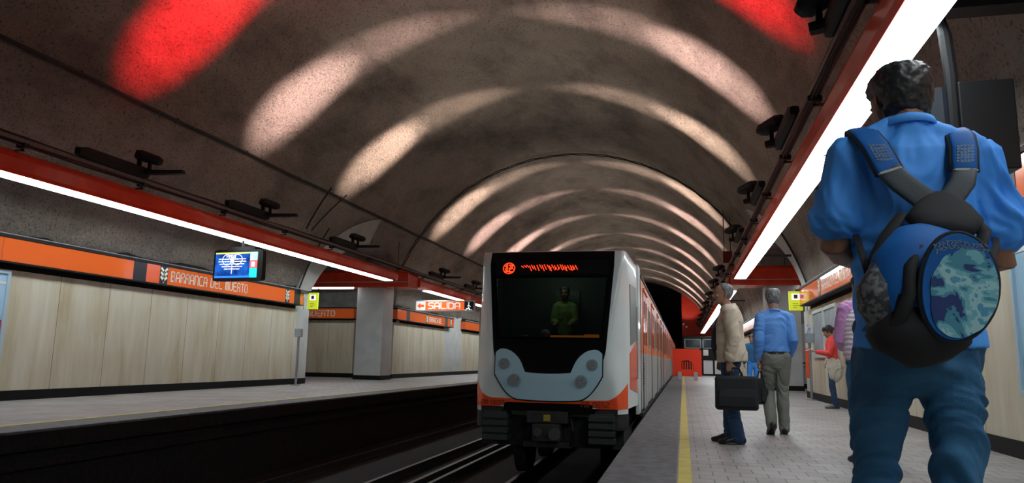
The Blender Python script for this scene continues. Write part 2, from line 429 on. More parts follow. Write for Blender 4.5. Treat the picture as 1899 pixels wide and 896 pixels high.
# ------------------------------------------------------------------ light ducts over the platforms
OFF = 5.72        # inner face from the vault axis
def duct(side, ya, yb, label, lab_tube, grp, group_t, ys=None):
    s = side; X = lambda q: CX+s*q
    root = empty('lighting_duct', (X(OFF+.2), ya, 3.9), 0, label, 'light duct', grp)
    o = Vector(root.location)
    prof = [(OFF+.36, 3.50), (OFF, 3.50), (OFF-.03, 3.56), (OFF-.03, 3.74), (OFF, 3.82), (OFF+.06, 3.87), (OFF+.36, 3.90)]
    mb = MB(); rings = []
    for y, k in ((ya, 0), (ya+.001, 1), (yb-.30, 1), (yb-.12, .93), (yb-.03, .75), (yb, .45)) :
        cu, cv = OFF+.2, 3.68
        kk = 1 if k == 0 else k
        rings.append([Vector((X(cu+(u-cu)*1.0), y, cv+(v-cv)*kk))-o for u, v in prof])
    mb.rings(rings); mb.build('duct_shell', m_duct, root, bevel=.008)
    # diffuser lengths with dark joints
    ys = ya if ys is None else ys
    n = max(1, round((yb-ys-.4)/2.45)); L = (yb-.35-ys)/n
    for i in range(n):
        a, b = ys+i*L+.02, ys+(i+1)*L-.02
        mb = MB().loft([Vector((X(OFF+.185), a, 3.497))-o, Vector((X(OFF+.185), b, 3.497))-o], [(.178, .014)]*2, n=20, round_ends=False, pw=4)
        mb.build('diffuser', m_tube, root)
        MB().box(X(OFF+.185)-.03-o.x, X(OFF+.185)+.03-o.x, b-.0-o.y, b+.04-o.y, 3.475-o.z, 3.5-o.z).build('joint_clip', m_steel_dk, root)
    # arms back to the vault
    y = ya+1.4
    while y < yb-.3:
        MB().box(*sorted((X(OFF+.34)-o.x, X(OFF+1.27)-o.x)), y-o.y, y+.06-o.y, .72-.9, .78-.9).box(*sorted((X(OFF+.3)-o.x, X(OFF+.36)-o.x)), y-o.y, y+.06-o.y, -.18, .0).build('support_arm', m_steel_dk, root)
        y += 8.0
    return root
duct(-1, Y0+.2, 24.1, 'long orange-red light duct over the left platform, in front of the cross passage', '', None, None)
duct(-1, 26.35, 52, 'orange-red light duct behind the hanging exit sign, over the left platform', '', None, None, ys=27.7)
duct(1, Y0+.2, 24.3, 'long orange-red light duct with the big bright strip over the blue-shirted man', '', None, None)
duct(1, 26.35, 70, 'distant light duct whose bright strip ends behind the laughing man', '', None, None, ys=28.2)

# ducts crossing the side passages
def cross_duct(side, label):
    s = side
    root = empty('cross_duct', (CX+s*7.8, 25.9, 3.9), 0, label, 'light duct'); o = Vector(root.location)
    xa, xb = sorted((CX+s*5.75, CX+s*12.2))
    mb = MB().prism([(25.25, 3.42), (25.25, 3.98), (25.35, 4.08), (26.2, 4.08), (26.3, 3.98), (26.3, 3.42)], xa, xb, 'x')
    bmesh.ops.translate(mb.bm, verts=mb.bm.verts, vec=-o); mb.build('duct_shell', m_duct, root, bevel=.01)
    MB().box(xa-o.x, xb-o.x, 25.235-o.y, 25.26-o.y, 3.60-o.z, 3.625-o.z).build('seam_strip', m_white_conc, root)
    for k in range(2):
        a = CX+s*(8.0+1.5*k); b = a+s*1.4
        xs = sorted((a, b))
        mb = MB().box(xs[0]-o.x, xs[1]-o.x, 25.30-o.y, 25.44-o.y, 3.375-o.z, 3.425-o.z)
        mb.build('diffuser', m_tube, root)
    for k in range(3):
        x = CX+s*(6.4+1.1*k); zt = arch_z(25.8) if abs(x-CX) > 6.6 else CZ+math.sqrt(VR*VR-(x-CX)**2)
        if abs(x-CX) > 6.6: zt = max(zt, CZ+math.sqrt(max(0, VR*VR-(x-CX)**2)))
        MB().bar(Vector((x, 25.8, 4.06))-o, Vector((x, 25.8, zt+.03))-o, .014).build('hanger', m_steel_dk, root)
    return root
cross_duct(-1, 'orange-red light duct crossing the left passage above the pale pillar')
cross_duct(1, 'orange-red light duct crossing the right passage above the man in the blue shirt')

# ------------------------------------------------------------------ cable trays and cables
def tray(side, label):
    X = lambda q: CX+side*q
    root = empty('cable_tray', (X(5.68), Y0, 4.0), 0, label, 'cable tray'); o = Vector(root.location)
    MB().box(*sorted((X(5.72)-o.x, X(5.60)-o.x)), 0, 80-.5, -.02, .04).build('tray_channel', m_tray, root)
    for q, z, r in ((5.67, 3.955, .016), (5.62, 3.935, .012), (5.63, 4.062, .02)):
        pts = []
        for i in range(70):
            y = Y0+i*79/69
            pts.append(Vector((X(q)+.006*math.sin(i*2.1), y, z+.012*math.sin(i*1.3)+.006*math.sin(i*3.7)))-o)
        MB().tube(pts, r, 6).build('cable', m_cable, root)
    y = Y0+1.0
    while y < 72:
        MB().box(*sorted((X(5.64)-o.x, X(5.67)-o.x)), y-o.y, y+.03-o.y, -.14, .0).box(*sorted((X(5.64)-o.x, X(5.80)-o.x)), y-o.y, y+.03-o.y, -.14, -.11).build('bracket', m_tray, root)
        MB().box(*sorted((X(5.74)-o.x, X(5.58)-o.x)), y-.03-o.y, y+.06-o.y, -.085, -.02).build('cable_clip', m_cable, root)
        y += 2.55
tray(-1, 'dusty steel cable tray with black cables along the left light duct')
tray(1, 'dusty steel cable tray with black cables along the right light duct')

# cable clipped to the vault on the left
pts = [Vector((CX+(VR-.10)*math.cos(R(144.3)), Y0+i*75/60, CZ+(VR-.10)*math.sin(R(144.3))+.012*math.sin(i*1.7))) for i in range(61)]
root = empty('vault_cable', pts[0], 0, 'long black cable running along the vault above the left platform', 'cable'); o = pts[0]
MB().tube([p-o for p in pts], .038, 8).build('cable_sheath', m_cable, root)
for i in range(0, 60, 2):
    p = pts[i]-o
    MB().box(p.x-.05, p.x+.03, p.y, p.y+.04, p.z-.03, p.z+.05).build('clip', m_cable, root)
# twin cables looping across the vault
root = empty('arch_cable', (CX, 26.9, CZ+VR-.08), 0, 'pair of thin black cables arching across the whole vault above the train', 'cable'); o = Vector(root.location)
for dy in (0, .16):
    pts = []
    for i in range(81):
        a = R(24+(156-24)*i/80)
        rr = VR-.11+.012*math.sin(i*1.9+dy*9)
        pts.append(Vector((CX+rr*math.cos(a), 26.9+dy+.02*math.sin(i*.9), CZ+rr*math.sin(a)))-o)
    MB().tube(pts, .02, 6).build('cable_strand', m_cable, root)
# small conduits dropping on the left vault near the passage
def conduit(a0, a1, y0, y1, label):
    pts = [Vector((CX+(VR-.10)*math.cos(R(a0+(a1-a0)*i/12)), y0+(y1-y0)*i/12, CZ+(VR-.10)*math.sin(R(a0+(a1-a0)*i/12)))) for i in range(13)]
    o = pts[0]; MB().tube([p-o for p in pts], .025, 6).build('conduit', m_cable, label=label, cat='conduit').location = o
conduit(143, 154, 19.2, 19.2, 'dark conduit climbing the left vault, closer of the two by the projector')
conduit(143, 154, 20.2, 19.5, 'slanting dark conduit on the left vault beside the upright one')
conduit(152, 170, 20.4, 20.0, 'thin black conduit curving down to the yellow sign on the left')
conduit(26, 10, 20.6, 19.7, 'thin black conduit curving down the right vault to the orange sign')

# red box hanging beside the right duct
root = empty('hanging_red_box', (1.62, 27.0, 4.62), 0, 'small dark red box hanging on thin rods from the vault by the right duct', 'box'); 
MB().box(-.16, .16, -.12, .12, -.21, .19).build('box_body', M('dull_red_box', (.22, .03, .02), .5), root, bevel=.01)
for dx in (-.11, .11):
    for dy in (-.08, .08):
        x = 1.62+dx; zt = CZ+math.sqrt(VR*VR-(x-CX)**2)-4.62+.03
        MB().bar((dx, dy, .18), (dx, dy, zt), .011, 6).build('rod', m_cable, root)

# ------------------------------------------------------------------ vault projectors
def spot(parent, loc, aim, col, watts, yscale=.38, size=82, blend=.55, r=.05):
    ld = bpy.data.lights.new('projector_beam', 'SPOT'); ld.color = col; ld.energy = watts
    ld.spot_size = R(size); ld.spot_blend = blend; ld.shadow_soft_size = r
    lo = bpy.data.objects.new('projector_beam', ld); C.objects.link(lo)
    z = -(Vector(aim)).normalized()          # local +z points away from the beam
    y = Vector((0, 1, 0)); x = y.cross(z).normalized(); y = z.cross(x)
    m = Matrix((( x.x, y.x, z.x), (x.y, y.y, z.y), (x.z, y.z, z.z))).to_4x4()
    m = m @ Matrix.Diagonal((1, yscale, 1, 1)); m.translation = Vector(loc)
    lo.parent = parent; lo.matrix_local = m
    return lo
def glassmat(name, col, e): return M(name, col, .2, emit=e)
m_lens_red = glassmat('red_projector_lens', (1, .05, .03), 6)
m_lens_pink = glassmat('pinkish_projector_lens', (1, .8, .72), 6)
m_lens_green = glassmat('greenish_projector_lens', (.7, 1, .8), 6)
WARM = (1.0, .74, .62); RED = (1.0, .012, .02)
def projector(side, y, col, watts, label, lens, grp=None, light=True, flap=True):
    s = -side          # direction towards the middle of the vault
    root = empty('vault_projector', (CX+side*5.60, y, 4.04), 0, label, 'projector lamp', grp)
    MB().loft([(s*.02, -1.5, .10), (s*.02, -1.35, .11), (s*.02, .0, .11), (s*.02, .12, .10)], [(.06, .06), (.08, .095), (.08, .10), (.06, .08)], n=8, side=(1, 0, 0), pw=5, round_ends=False).build('ballast_housing', m_fix, root)
    MB().box(*sorted((s*-.02, s*.06)), -.12, -.08, .12, .42).box(*sorted((s*.10, s*.16)), .02, .06, .12, .38).build('yoke', m_fix, root)
    p = MB(); a = Vector((s*-.04, -.16, .43)); b = Vector((s*.30, .16, .33))
    p.loft([a, a.lerp(b, .2), a.lerp(b, .85), b], [(.09, .05), (.13, .075), (.12, .06), (.07, .035)], n=10, side=(1, 0, 0), pw=4, round_ends=False)
    body = p.build('lamp_head', m_fix, root)
    MB().loft([(s*.06, -.06, .475), (s*.22, .08, .425)], [(.085, .012), (.085, .012)], n=8, side=(0, 1, 0), pw=5, round_ends=False).build('lens', lens, root)
    if not flap:
        MB().loft([(s*.02, .0, .12), (s*.22, .06, .10)], [(.085, .06), (.07, .05)], n=8, side=(0, 1, 0), pw=5, round_ends=False).build('terminal_box', m_fix, root)
    if flap:
        MB().loft([(s*.04, .0, .11), (s*.6, .10, .11), (s*.80, .12, .115)], [(.075, .045), (.07, .04), (.06, .035)], n=8, side=(0, 1, 0), pw=5, round_ends=False).build('reflector_arm', m_fix, root)
    if light:
        spot(root, (s*.16, .02, .55), (s*1.0, 0, .240), col, watts*2.1, yscale=.72, size=18, blend=1.0, r=.06)
        spot(root, (s*.16, .0, .55), (s*1.0, 0, .375), col, watts*.5, yscale=.36, size=34, blend=1.0, r=.06)
        spot(root, (s*.16, -.02, .55), (s*1.0, 0, .55), (1, .88, .78) if col != RED else (1, .45, .4), SPILL, yscale=.75, size=95, blend=1.0, r=.06)  # wide fill added at each projector to lift the vault between beams
    return root
WARM, PINK, RED = (1.0, .74, .62), (1.0, .68, .64), (1.0, .012, .02)
L_LAB = {7.2: None, 11.2: 'black vault projector over the left duct, below the red patch on the vault', 15.3: 'black vault projector over the left duct, second along from the red one', 20.2: 'black projector with a glowing lens by the left conduits', 28.6: 'small black projector over the far left duct, above the exit sign'}
R_LAB = {7.2: 'big black projector at the top of the picture beside the right duct', 11.2: 'black projector with a tilted head above and left of the blue shoulder', 15.3: 'black projector on the right duct, next beyond the large tilted one', 20.2: 'black projector beside the red hanging box', 28.6: 'black projector just above the laughing man’s head'}
ysp = [7.2, 11.2, 15.3, 20.2, 28.6, 33.4, 39.4, 45.5, 51.5, 57.5, 63.5, 69.5]
for y in ysp:
    c = RED if y == 11.2 else (PINK if int(y) % 2 else WARM)
    wts = RED_WATTS if y == 11.2 else SPOT_WATTS
    if y > 7.5:
        projector(-1, y, c, wts, L_LAB.get(y, 'small black projector far down the left duct behind the train'), {11.2: m_lens_red, 28.6: m_lens_green}.get(y, m_lens_pink), None if y in L_LAB else 'far projectors on the left duct')
    projector(1, y, RED if y == 11.2 else c, wts, R_LAB.get(y, 'tiny black projector in the receding row on the far right duct'), {11.2: m_lens_red}.get(y, m_lens_pink), None if y in R_LAB else 'far projectors on the right duct', light=y > 8, flap=False)
# lamp washing the red end wall
spot(empty('end_wall_lamp', (.35, Y1-3, 4.4), 0, 'pair of small pale lamps under the red end wall', 'lamp'), (0, 0, .1), (.2, 2.2, 2.2), (1, .5, .35), 190, yscale=1, size=75)
er = [o for o in bpy.data.objects if o.name == 'end_wall_lamp'][0]
MB().sphere((-.25, 0, 0), .11).build('globe', m_white, er); MB().sphere((.02, 0, -.22), .1).build('globe', m_white, er)
MB().bar((0, 0, 0), (0, 2.7, 0), .03).bar((-.25, 0, 0), (.02, 0, -.22), .02).build('bracket', m_fix, er)

# ------------------------------------------------------------------ orange sign bands
m_ink = M('near_black_ink', (.015, .015, .016), .5)
m_text = M('cream_lettering', (.95, .84, .70), .5)
m_text_w = M('white_lettering', (.9, .9, .88), .5, emit=.25)
m_cream = M('cream_icon', (.8, .82, .66), .5)
def band(y0, y1, side, label, squares=(), icons=(), text=None, texty=None, th=.2, z0=2.36, z1=2.76, joints=()):
    X = lambda q: CX+side*q
    root = empty('station_name_sign', (X(7.27), y0, z0), 0, label, 'sign'); o = Vector(root.location); h = z1-z0
    f = -side
    MB().box(*sorted((f*-.10, f*.20)), 0, y1-y0, 0, h).build('sign_box', m_orange, root, bevel=.004)
    MB().box(*sorted((f*-.1, f*.215)), -.01, y1-y0+.01, h, h+.05).build('top_rail', m_black, root)
    MB().box(*sorted((f*-.1, f*.205)), -.01, y1-y0+.01, -.025, .0).build('bottom_rail', m_black, root)
    MB().bar((f*.19, 0, h+.065), (f*.19, y1-y0, h+.065), .012).build('top_pipe', m_steel, root)
    for a, b in squares: MB().box(*sorted((f*.15, f*.204)), a-y0, b-y0, .0, h).build('dark_square', m_ink, root)
    for q in joints: MB().box(*sorted((f*.15, f*.202)), q-y0, q-y0+.012, .0, h).build('joint', M('joint_line', (.45, .08, .02), .5), root)
    for a, b in icons:
        MB().box(*sorted((f*.15, f*.204)), a-y0, b-y0, .0, h).build('icon_plate', m_ink, root)
        ic = MB(); wd = b-a; c = (a+b)/2-y0
        def P(u, v, w_): return Vector((f*(.2045+w_), c+(u if side < 0 else -u), v))
        for r_ in range(3):
            z = h*.2+r_*h*.24
            strokes(ic, [[(0, z), (-wd*.34, z+h*.17)], [(0, z), (wd*.34, z+h*.17)]], P, .026, .003)
        strokes(ic, [[(0, h*.08), (0, h*.72)]], P, .016, .003)
        ic.build('plant_icon', m_cream, root)
    if text:
        t = MB()
        def P(u, v, w_): return Vector((f*(.2015+w_), (texty-y0+u) if side < 0 else (texty-y0-u), v+h*.5-th/2))
        word(t, text, P, th, th=.068, depth=.003, wide=.55, gap=.235); t.build('lettering', m_text, root)
    return root
band(Y0, 20.05, -1, 'long orange sign band with the station name on the left wall behind the screen', squares=((12.95, 13.33), (19.5, 19.85), (7.0, 7.4)), icons=((13.75, 14.0), (19.0, 19.22)), text='BARRANCA DEL MUERTO', texty=14.12, th=.21, joints=(9.9,))
band(27.6, 35.1, -1, 'orange sign band on the left wall section under the hanging exit sign', squares=((28.6, 29.0), (33.7, 34.1)), icons=((31.0, 31.25), (34.5, 34.75)), text='BARRANCA DEL', texty=31.4, th=.2)
band(37.1, 52, -1, 'orange sign band at the far left, partly hidden by the train', th=.2)
band(Y0, 20.05, 1, 'long orange sign band on the right wall beside the woman in red', squares=((7.3, 7.7),), icons=((17.1, 17.35),), text='BARRANCA DEL MUERTO', texty=16.95, th=.2, joints=(19.9,))
band(28.1, 49.8, 1, 'distant orange sign band between the two middle-aged men', th=.2)
# sign facing the camera inside the left passage
root = empty('station_name_sign', (-16.0, 27.5, 2.36), 0, 'short orange sign reading MUERTO on the panel facing out of the left passage', 'sign')
MB().box(0, 3.08, -.22, .3, 0, .4).build('sign_box', m_orange, root, bevel=.004)
MB().box(-.01, 3.10, -.235, .3, .4, .45).build('top_rail', m_black, root)
MB().box(-.01, 3.09, -.225, .3, -.025, 0).build('bottom_rail', m_black, root)
t = MB(); word(t, 'MUERTO', lambda u, v, w_: Vector((1.02+u, -.2215-w_, .09+v)), .22, th=.08, depth=.003, wide=.70, gap=.26); t.build('lettering', m_text, root)

# ------------------------------------------------------------------ hanging exit sign
root = empty('exit_sign', (-9.63, 29.0, 2.76), 0, 'hanging white, orange and black exit sign reading SALIDA with an arrow', 'sign')
W_, H_ = 1.30, .46
MB().box(-W_, W_, -.09, .09, 0, H_).build('sign_case', m_white, root, bevel=.03)
m_sal = M('lit_orange_face', (.95, .13, .015), .4, emit=.55, ecol=(1, .16, .02))
m_wl = M('lit_white_face', (.85, .9, .92), .4, emit=.55)
MB().box(-W_+.05, -W_+.46, -.098, -.08, .05, H_-.05).build('white_face', m_wl, root)
MB().box(-W_+.46, W_-.44, -.098, -.08, .05, H_-.05).build('orange_face', m_sal, root)
MB().box(W_-.44, W_-.05, -.098, -.08, .05, H_-.05).build('black_face', m_ink, root)
t = MB(); word(t, 'SALIDA', lambda u, v, w_: Vector((-W_+.60+u, -.1-w_, .115+v)), .235, th=.105, depth=.004, wide=.86, gap=.30); t.build('lettering', m_text_w, root)
MB().prism([(-W_+.10, .23), (-W_+.24, .36), (-W_+.24, .28), (-W_+.41, .28), (-W_+.41, .18), (-W_+.24, .18), (-W_+.24, .10)], -.104, -.097).build('arrow', m_sal, root)
t = MB(); strokes(t, [[(0, .3), (0, .18), (.05, .08)], [(0, .18), (-.06, .08)], [(0, .27), (.07, .2)], [(0, .27), (-.06, .22)], [(-.2, .06), (-.1, .06), (-.1, .12), (.02, .12), (.02, .07), (.14, .07)]], lambda u, v, w_: Vector((W_-.25+u, -.1-w_, v)), .012, .003)
t.sphere((W_-.25, -.1, .35), .03, n=10); t.build('walking_figure_mark', m_wl, root)
for dx in (-1.1, 1.1): MB().bar((dx, 0, H_), (dx, 0, .97), .014).build('hanger', m_steel_dk, root)
MB().bar((-1.12, 0, .96), (1.12, 0, .96), .016).build('cross_bar', m_steel_dk, root)

# yellow-green signs on the ends of the sign bands
m_yg = M('yellow_green_sign', (.62, .74, .03), .4, emit=.35)  # slight glow added to make the plates brighter
for x, side, lab in ((-10.93, -1, 'yellow-green vertical sign at the left end of the station name band'), (2.89, 1, 'yellow-green vertical sign above the blue-shirted man, right side')):
    root = empty('yellow_sign', (x, 20.2, 2.24), 0, lab, 'sign')
    MB().box(-.17, .17, -.03, .03, 0, .5).build('sign_plate', m_yg, root, bevel=.006)
    MB().box(-.1, .1, -.036, -.028, .27, .44).build('white_panel', m_wl, root)
    MB().box(-.045, .045, -.041, -.035, .31, .41).build('dark_pictogram', m_ink, root)
    MB().box(-.08, .05, -.035, -.029, .17, .185).box(-.08, .08, -.035, -.029, .12, .135).box(-.08, .02, -.035, -.029, .07, .085).build('text_lines', M('olive_print', (.25, .3, .02), .5), root)
    MB().box(*sorted((0, side*.40)), -.02, .02, .47, .55).box(*sorted((side*.14, side*.40)), -.5, .02, .47, .55).build('arm', m_steel_dk, root)

# ------------------------------------------------------------------ television over the left platform
root = empty('television', (-9.97, 14.8, 2.52), R(-4), 'flat black television showing a blue screen, hanging under the left duct', 'television')
m_tvb = M('black_plastic', (.006, .006, .007), .5, spec=.3)
MB().loft([(.03, -.04, .36), (.03, .10, .36), (.03, .26, .38)], [(.67, .37), (.66, .36), (.45, .22)], n=24, pw=14, round_ends=False).build('casing', m_tvb, root, bevel=.01)
def screen_mat():
    m = bpy.data.materials.new('lit_screen'); m.use_nodes = True; nt, b = nodes_of(m); L = nt.links.new; N = nt.nodes.new
    tc = N('ShaderNodeTexCoord'); n = N('ShaderNodeTexNoise'); n.inputs['Scale'].default_value = 3.4; n.inputs['Detail'].default_value = 2; L(tc.outputs['Object'], n.inputs[0])
    r = N('ShaderNodeValToRGB'); e = r.color_ramp.elements; e[0].position = .35; e[0].color = (.0, .01, .10, 1); e[1].position = .7; e[1].color = (.02, .16, .75, 1)
    L(n.outputs[0], r.inputs[0]); L(r.outputs[0], b.inputs['Emission Color']); b.inputs['Emission Strength'].default_value = 1.2; b.inputs['Base Color'].default_value = (0, 0, 0, 1); b.inputs['Roughness'].default_value = .15
    return m
MB().box(-.58, .36, -.052, -.04, .10, .66).build('screen', screen_mat(), root)
def em(n, c, s=1.0): return M(n, c, .4, emit=s)
MB().box(-.58, .36, -.0545, -.05, .625, .66).build('yellow_ticker', em('screen_yellow', (.55, .55, .12), .9), root)
MB().box(-.58, .40, -.0545, -.05, .07, .115).build('blue_ticker', em('screen_blue', (.02, .16, .9), 1.2), root)
MB().box(.365, .56, -.0545, -.04, .47, .66).build('weather_tile', em('screen_pale', (.4, .65, .72), .9), root)
MB().box(.365, .56, -.0545, -.04, .29, .465).build('red_tile', em('screen_red', (.8, .12, .12), .9), root)
MB().box(.41, .50, -.056, -.05, .32, .43).build('white_mark', em('screen_white', (.9, .85, .85), 1), root)
MB().box(.365, .56, -.0545, -.04, .07, .285).build('cyan_tile', em('screen_cyan', (.01, .62, .75), 1), root)
t = MB(); P = lambda u, v, w_: Vector((-.115+u, -.0545-w_, .12+v))
word(t, 'AVISO', lambda u, v, w_: Vector((-.27+u, -.0555-w_, .545+v)), .06, th=.09, depth=.001, wide=.7, gap=.3)
rr = random.Random(4)
for k, hw in enumerate((.36, .37, .33, .27, .2)):
    z = .385-k*.058; x = -hw
    while x < hw:
        l = rr.uniform(.03, .09); strokes(t, [[(x, z), (min(x+l, hw), z)]], P, .011, .001); x += l+.03
t.build('screen_text', em('screen_text_white', (.75, .8, 1), 1), root)
t = MB(); ring = lambda cx: [[(cx+.13*math.cos(2*PI*i/24), .37+.12*math.sin(2*PI*i/24)) for i in range(25)]]
strokes(t, ring(-.14)+ring(.14)+[[(0, .05), (0, .3), (-.08, .42)], [(0, .3), (.08, .42)]], P, .010, .0006)
t.build('heart_outline', em('screen_pink', (.6, .5, .95), 1), root)
MB().box(-.30, .42, .02, .3, .70, .80).bar((.0, .14, .78), (.0, .14, 1.02), .03).build('mount', m_fix, root)

# monitor seen from behind, top right
root = empty('hanging_monitor', (2.2, 6.0, 2.36), 0, 'black monitor casing hanging at the top right behind the blue-shirted man', 'monitor')
MB().box(-.14, .24, -.14, .10, -.05, .64).build('casing', m_tvb, root, bevel=.012)
MB().loft([(-.235, 0, .02), (-.235, 0, .62)], [(.10, .12), (.10, .09)], n=8, pw=6, round_ends=False).build('rear_hood', M('dark_blue_plastic', (.006, .012, .022), .5, spec=.3), root)
MB().loft([(-.17, -.10, .1), (-.16, -.08, .7), (-.17, -.05, 1.05), (-.18, 0, 1.22), (-.18, 0, 1.27)], [(.045, .03), (.05, .03), (.05, .035), (.035, .03), (.03, .03)], n=10, round_ends=False).build('drop_arm', m_fix, root)
MB().box(-.32, .88, -.1, .1, 1.25, 1.4).build('support_beam', m_fix, root)

# ------------------------------------------------------------------ wall posters, posts
m_lb = M('pale_blue_frame', (.42, .58, .68), .3); m_post = M('pale_blue_poster', (.30, .55, .75), .3, col2=(.42, .66, .85), scale=.8)
def poster(x, y0, y1, z0, z1, side, label, red=True):
    root = empty('poster_case', (x, y0, z0), 0, label, 'poster case'); f = -side; L_ = y1-y0; h = z1-z0
    fr = MB()
    for a, b, c_, d in ((0, L_, 0, .06), (0, L_, h-.06, h), (0, .06, .06, h-.06), (L_-.06, L_, .06, h-.06)): fr.box(*sorted((0, f*.05)), a, b, c_, d)
    fr.build('frame', m_lb, root, bevel=.004)
    MB().box(*sorted((0, f*.02)), .06, L_-.06, .06, h-.06).build('poster', m_post, root)
    MB().box(*sorted((0, f*.026)), .06, L_-.06, h-.24, h-.20).build('header_line', m_white, root)
    if red:
        MB().box(*sorted((0, f*.026)), L_-.5, L_-.06, .35, .62).build('red_block', M('poster_red', (.55, .05, .09), .4), root)
        MB().sphere((f*.02, L_-.2, .45), .11, (.15, 1, 1)).sphere((f*.02, L_-.4, .42), .09, (.15, 1, 1)).build('skin_tone_blobs', M('poster_flesh', (.75, .5, .38), .5), root)
poster(XL, 8.0, 10.25, .75, 2.26-.04, -1, 'pale blue poster case at the far left end of the left wall')
poster(XR, 5.5, 8.0, .6, 2.2, 1, 'bluish poster case on the right wall past the backpack', red=False)
# white information frames on the right wall
def info(y0, y1, z0, z1, label):
    root = empty('notice_frame', (XR, y0, z0), 0, label, 'notice frame'); L_ = y1-y0; h = z1-z0; fr = MB()
    for a, b, c_, d in ((0, L_, 0, .08), (0, L_, h-.08, h), (0, .08, .08, h-.08), (L_-.08, L_, .08, h-.08)): fr.box(-.04, 0, a, b, c_, d)
    fr.build('frame', M('greenish_white_frame', (.50, .56, .55), .4), root, bevel=.004)
    MB().box(-.02, 0, .08, L_-.08, .08, h-.08).build('notice', M('grey_blue_notice', (.22, .28, .32), .3, col2=(.36, .42, .46), scale=3), root)
info(17.95, 19.35, 1.02, 2.16, 'white-framed notice on the right wall, the one closest to the wall’s end')
info(16.45, 17.9, 1.02, 2.16, 'white-framed notice on the right wall, above the woman in red')
for x, y, lab in ((-10.86, 19.35, 'steel post with a small box on top before the left panelled wall'), (3.04, 19.3, 'steel post with a small box on top at the end of the right wall')):
    root = empty('steel_post', (x, y, 0), 0, lab, 'post')
    MB().bar((0, 0, 0), (0, 0, 1.45), .035, 14).build('post_tube', m_steel, root, smooth=False)
    MB().disc((0, 0, .012), (0, 0, 1), .13, .024).build('base_plate', m_steel, root)
    MB().box(-.11, .11, -.06, .05, 1.38, 1.62).build('card_box', m_steel, root, bevel=.01)
    MB().box(-.07, .07, -.066, -.058, 1.43, 1.57).build('box_face', M('blue_grey_plate', (.3, .36, .42), .4), root)
MB().box(-.05, .05, -.015, .015, 0, .22).sphere((0, -.01, .16), .05, (1, .2, 1), 12).build('small_sign', M('blue_white_sign', (.12, .2, .45), .4, col2=(.8, .82, .85), scale=14), label='small blue and white sign above the steel post by the right wall', cat='sign').location = (3.04, 19.28, 1.62)
# stair rail on the right passage wall
root = empty('handrail', (3.2, 27.1, 1.0), 0, 'thin dark handrail sloping down across the pale wall behind the blue-shirted man', 'handrail')
MB().bar((-.05, -.2, .25), (1.2, -.2, -.25), .03).build('rail', m_steel_dk, root)
for q in (.15, .85): MB().bar((-.05+1.25*q, -.2, .25-.5*q), (-.05+1.25*q, 1.02, .25-.5*q-.05), .015).build('rail_bracket', m_steel_dk, root)
MB().loft([(0, 0, .55), (.005, 0, .8), (0, 0, 1.22), (0, 0, 1.26)], [(.05, .03), (.055, .035), (.045, .03), (.01, .01)], n=10).build('hanging_orange_cloth', M('orange_cloth', (.8, .10, .03), .7), label='orange strip hanging from the steel post at the right wall', cat='cloth').location = (2.985, 19.34, 0)
# litter by the right skirting
mb = MB().sphere((0, 0, .02), .035, (1.4, 1, .6), 8)
for v in mb.bm.verts: v.co += Vector((random.uniform(-.012, .012), random.uniform(-.012, .012), random.uniform(-.004, .01)))
for v in mb.bm.verts: v.co.z = max(v.co.z, 0)
mb.build('crumpled_paper', m_white, label='small crumpled white paper on the floor by the right black skirting', cat='litter').location = (3.02, 8.95, .001)

# ------------------------------------------------------------------ barrier, booth and low partitions at the far end
m_br = M('bright_orange_red_plastic', (.92, .05, .012), .35)
root = empty('platform_barrier', (.18, 37, 0), 0, 'bright orange-red barrier with a logo cut-out across the platform edge', 'barrier')
bw = .69
mb = MB()
hx0, hx1, hz0, hz1 = -.26, .30, .50, .98
outline = [(-bw, .17), (bw-.02, .17), (bw-.02, 1.38), (bw-.1, 1.47), (-bw+.1, 1.47), (-bw, 1.40)]
mb.box(-bw, hx0, -.04, .04, .17, 1.40); mb.box(hx1, bw, -.04, .04, .17, 1.40); mb.box(hx0, hx1, -.04, .04, .17, hz0); mb.box(hx0, hx1, -.04, .04, hz1, 1.40)
mb.prism([(-bw, 1.40), (bw, 1.40), (bw-.09, 1.49), (-bw+.09, 1.49)], -.04, .04)
mb.build('barrier_panel', m_br, root)
lg = MB()
for k in range(5): lg.box(hx0+.03+k*.115, hx0+.085+k*.115, -.03, .03, hz0, hz1-.10)
lg.build('logo_bars', m_br, root)
MB().prism([(hx0, hz1), (hx0, hz1-.07), (hx0+.3, hz1-.04), (hx1-.12, hz1-.08), (hx1, hz1-.2), (hx1, hz1)], -.042, .042).build('logo_arch', m_br, root)
for x in (-.36, .40):
    MB().prism([(x-.09, 0), (x+.09, 0), (x+.09, .2), (x+.085, .38), (x-.085, .38), (x-.09, .2)], -.13, .13).build('foot_block', M('pale_grey_foot', (.45, .47, .46), .6), root, bevel=.01)
root = empty('control_booth', (1.0, 50.2, 0), 0, 'dark metal booth with pale-framed windows at the far end of the platform', 'booth')
MB().box(-1.0, 2.1, .0, 2.2, 0, 2.55).build('booth_body', m_fix, root, bevel=.02)
for a, b in ((-.9, .18), (.26, .95)):
    f_ = MB()
    for p in ((a, b, 1.75, 1.80), (a, b, 2.32, 2.37), (a, a+.06, 1.75, 2.37), (b-.06, b, 1.75, 2.37)): f_.box(p[0], p[1], -.06, 0, p[2], p[3])
    f_.build('window_frame', M('grey_window_frame', (.3, .34, .35), .4), root)
    MB().box(a+.05, b-.05, -.03, .0, 1.79, 2.33).build('window_glass', M('dark_glass', (.02, .035, .045), .1), root)
MB().box(.3, .62, -.04, 0, 1.3, 1.68).build('white_notice', M('notice_white', (.7, .7, .66), .5), root)
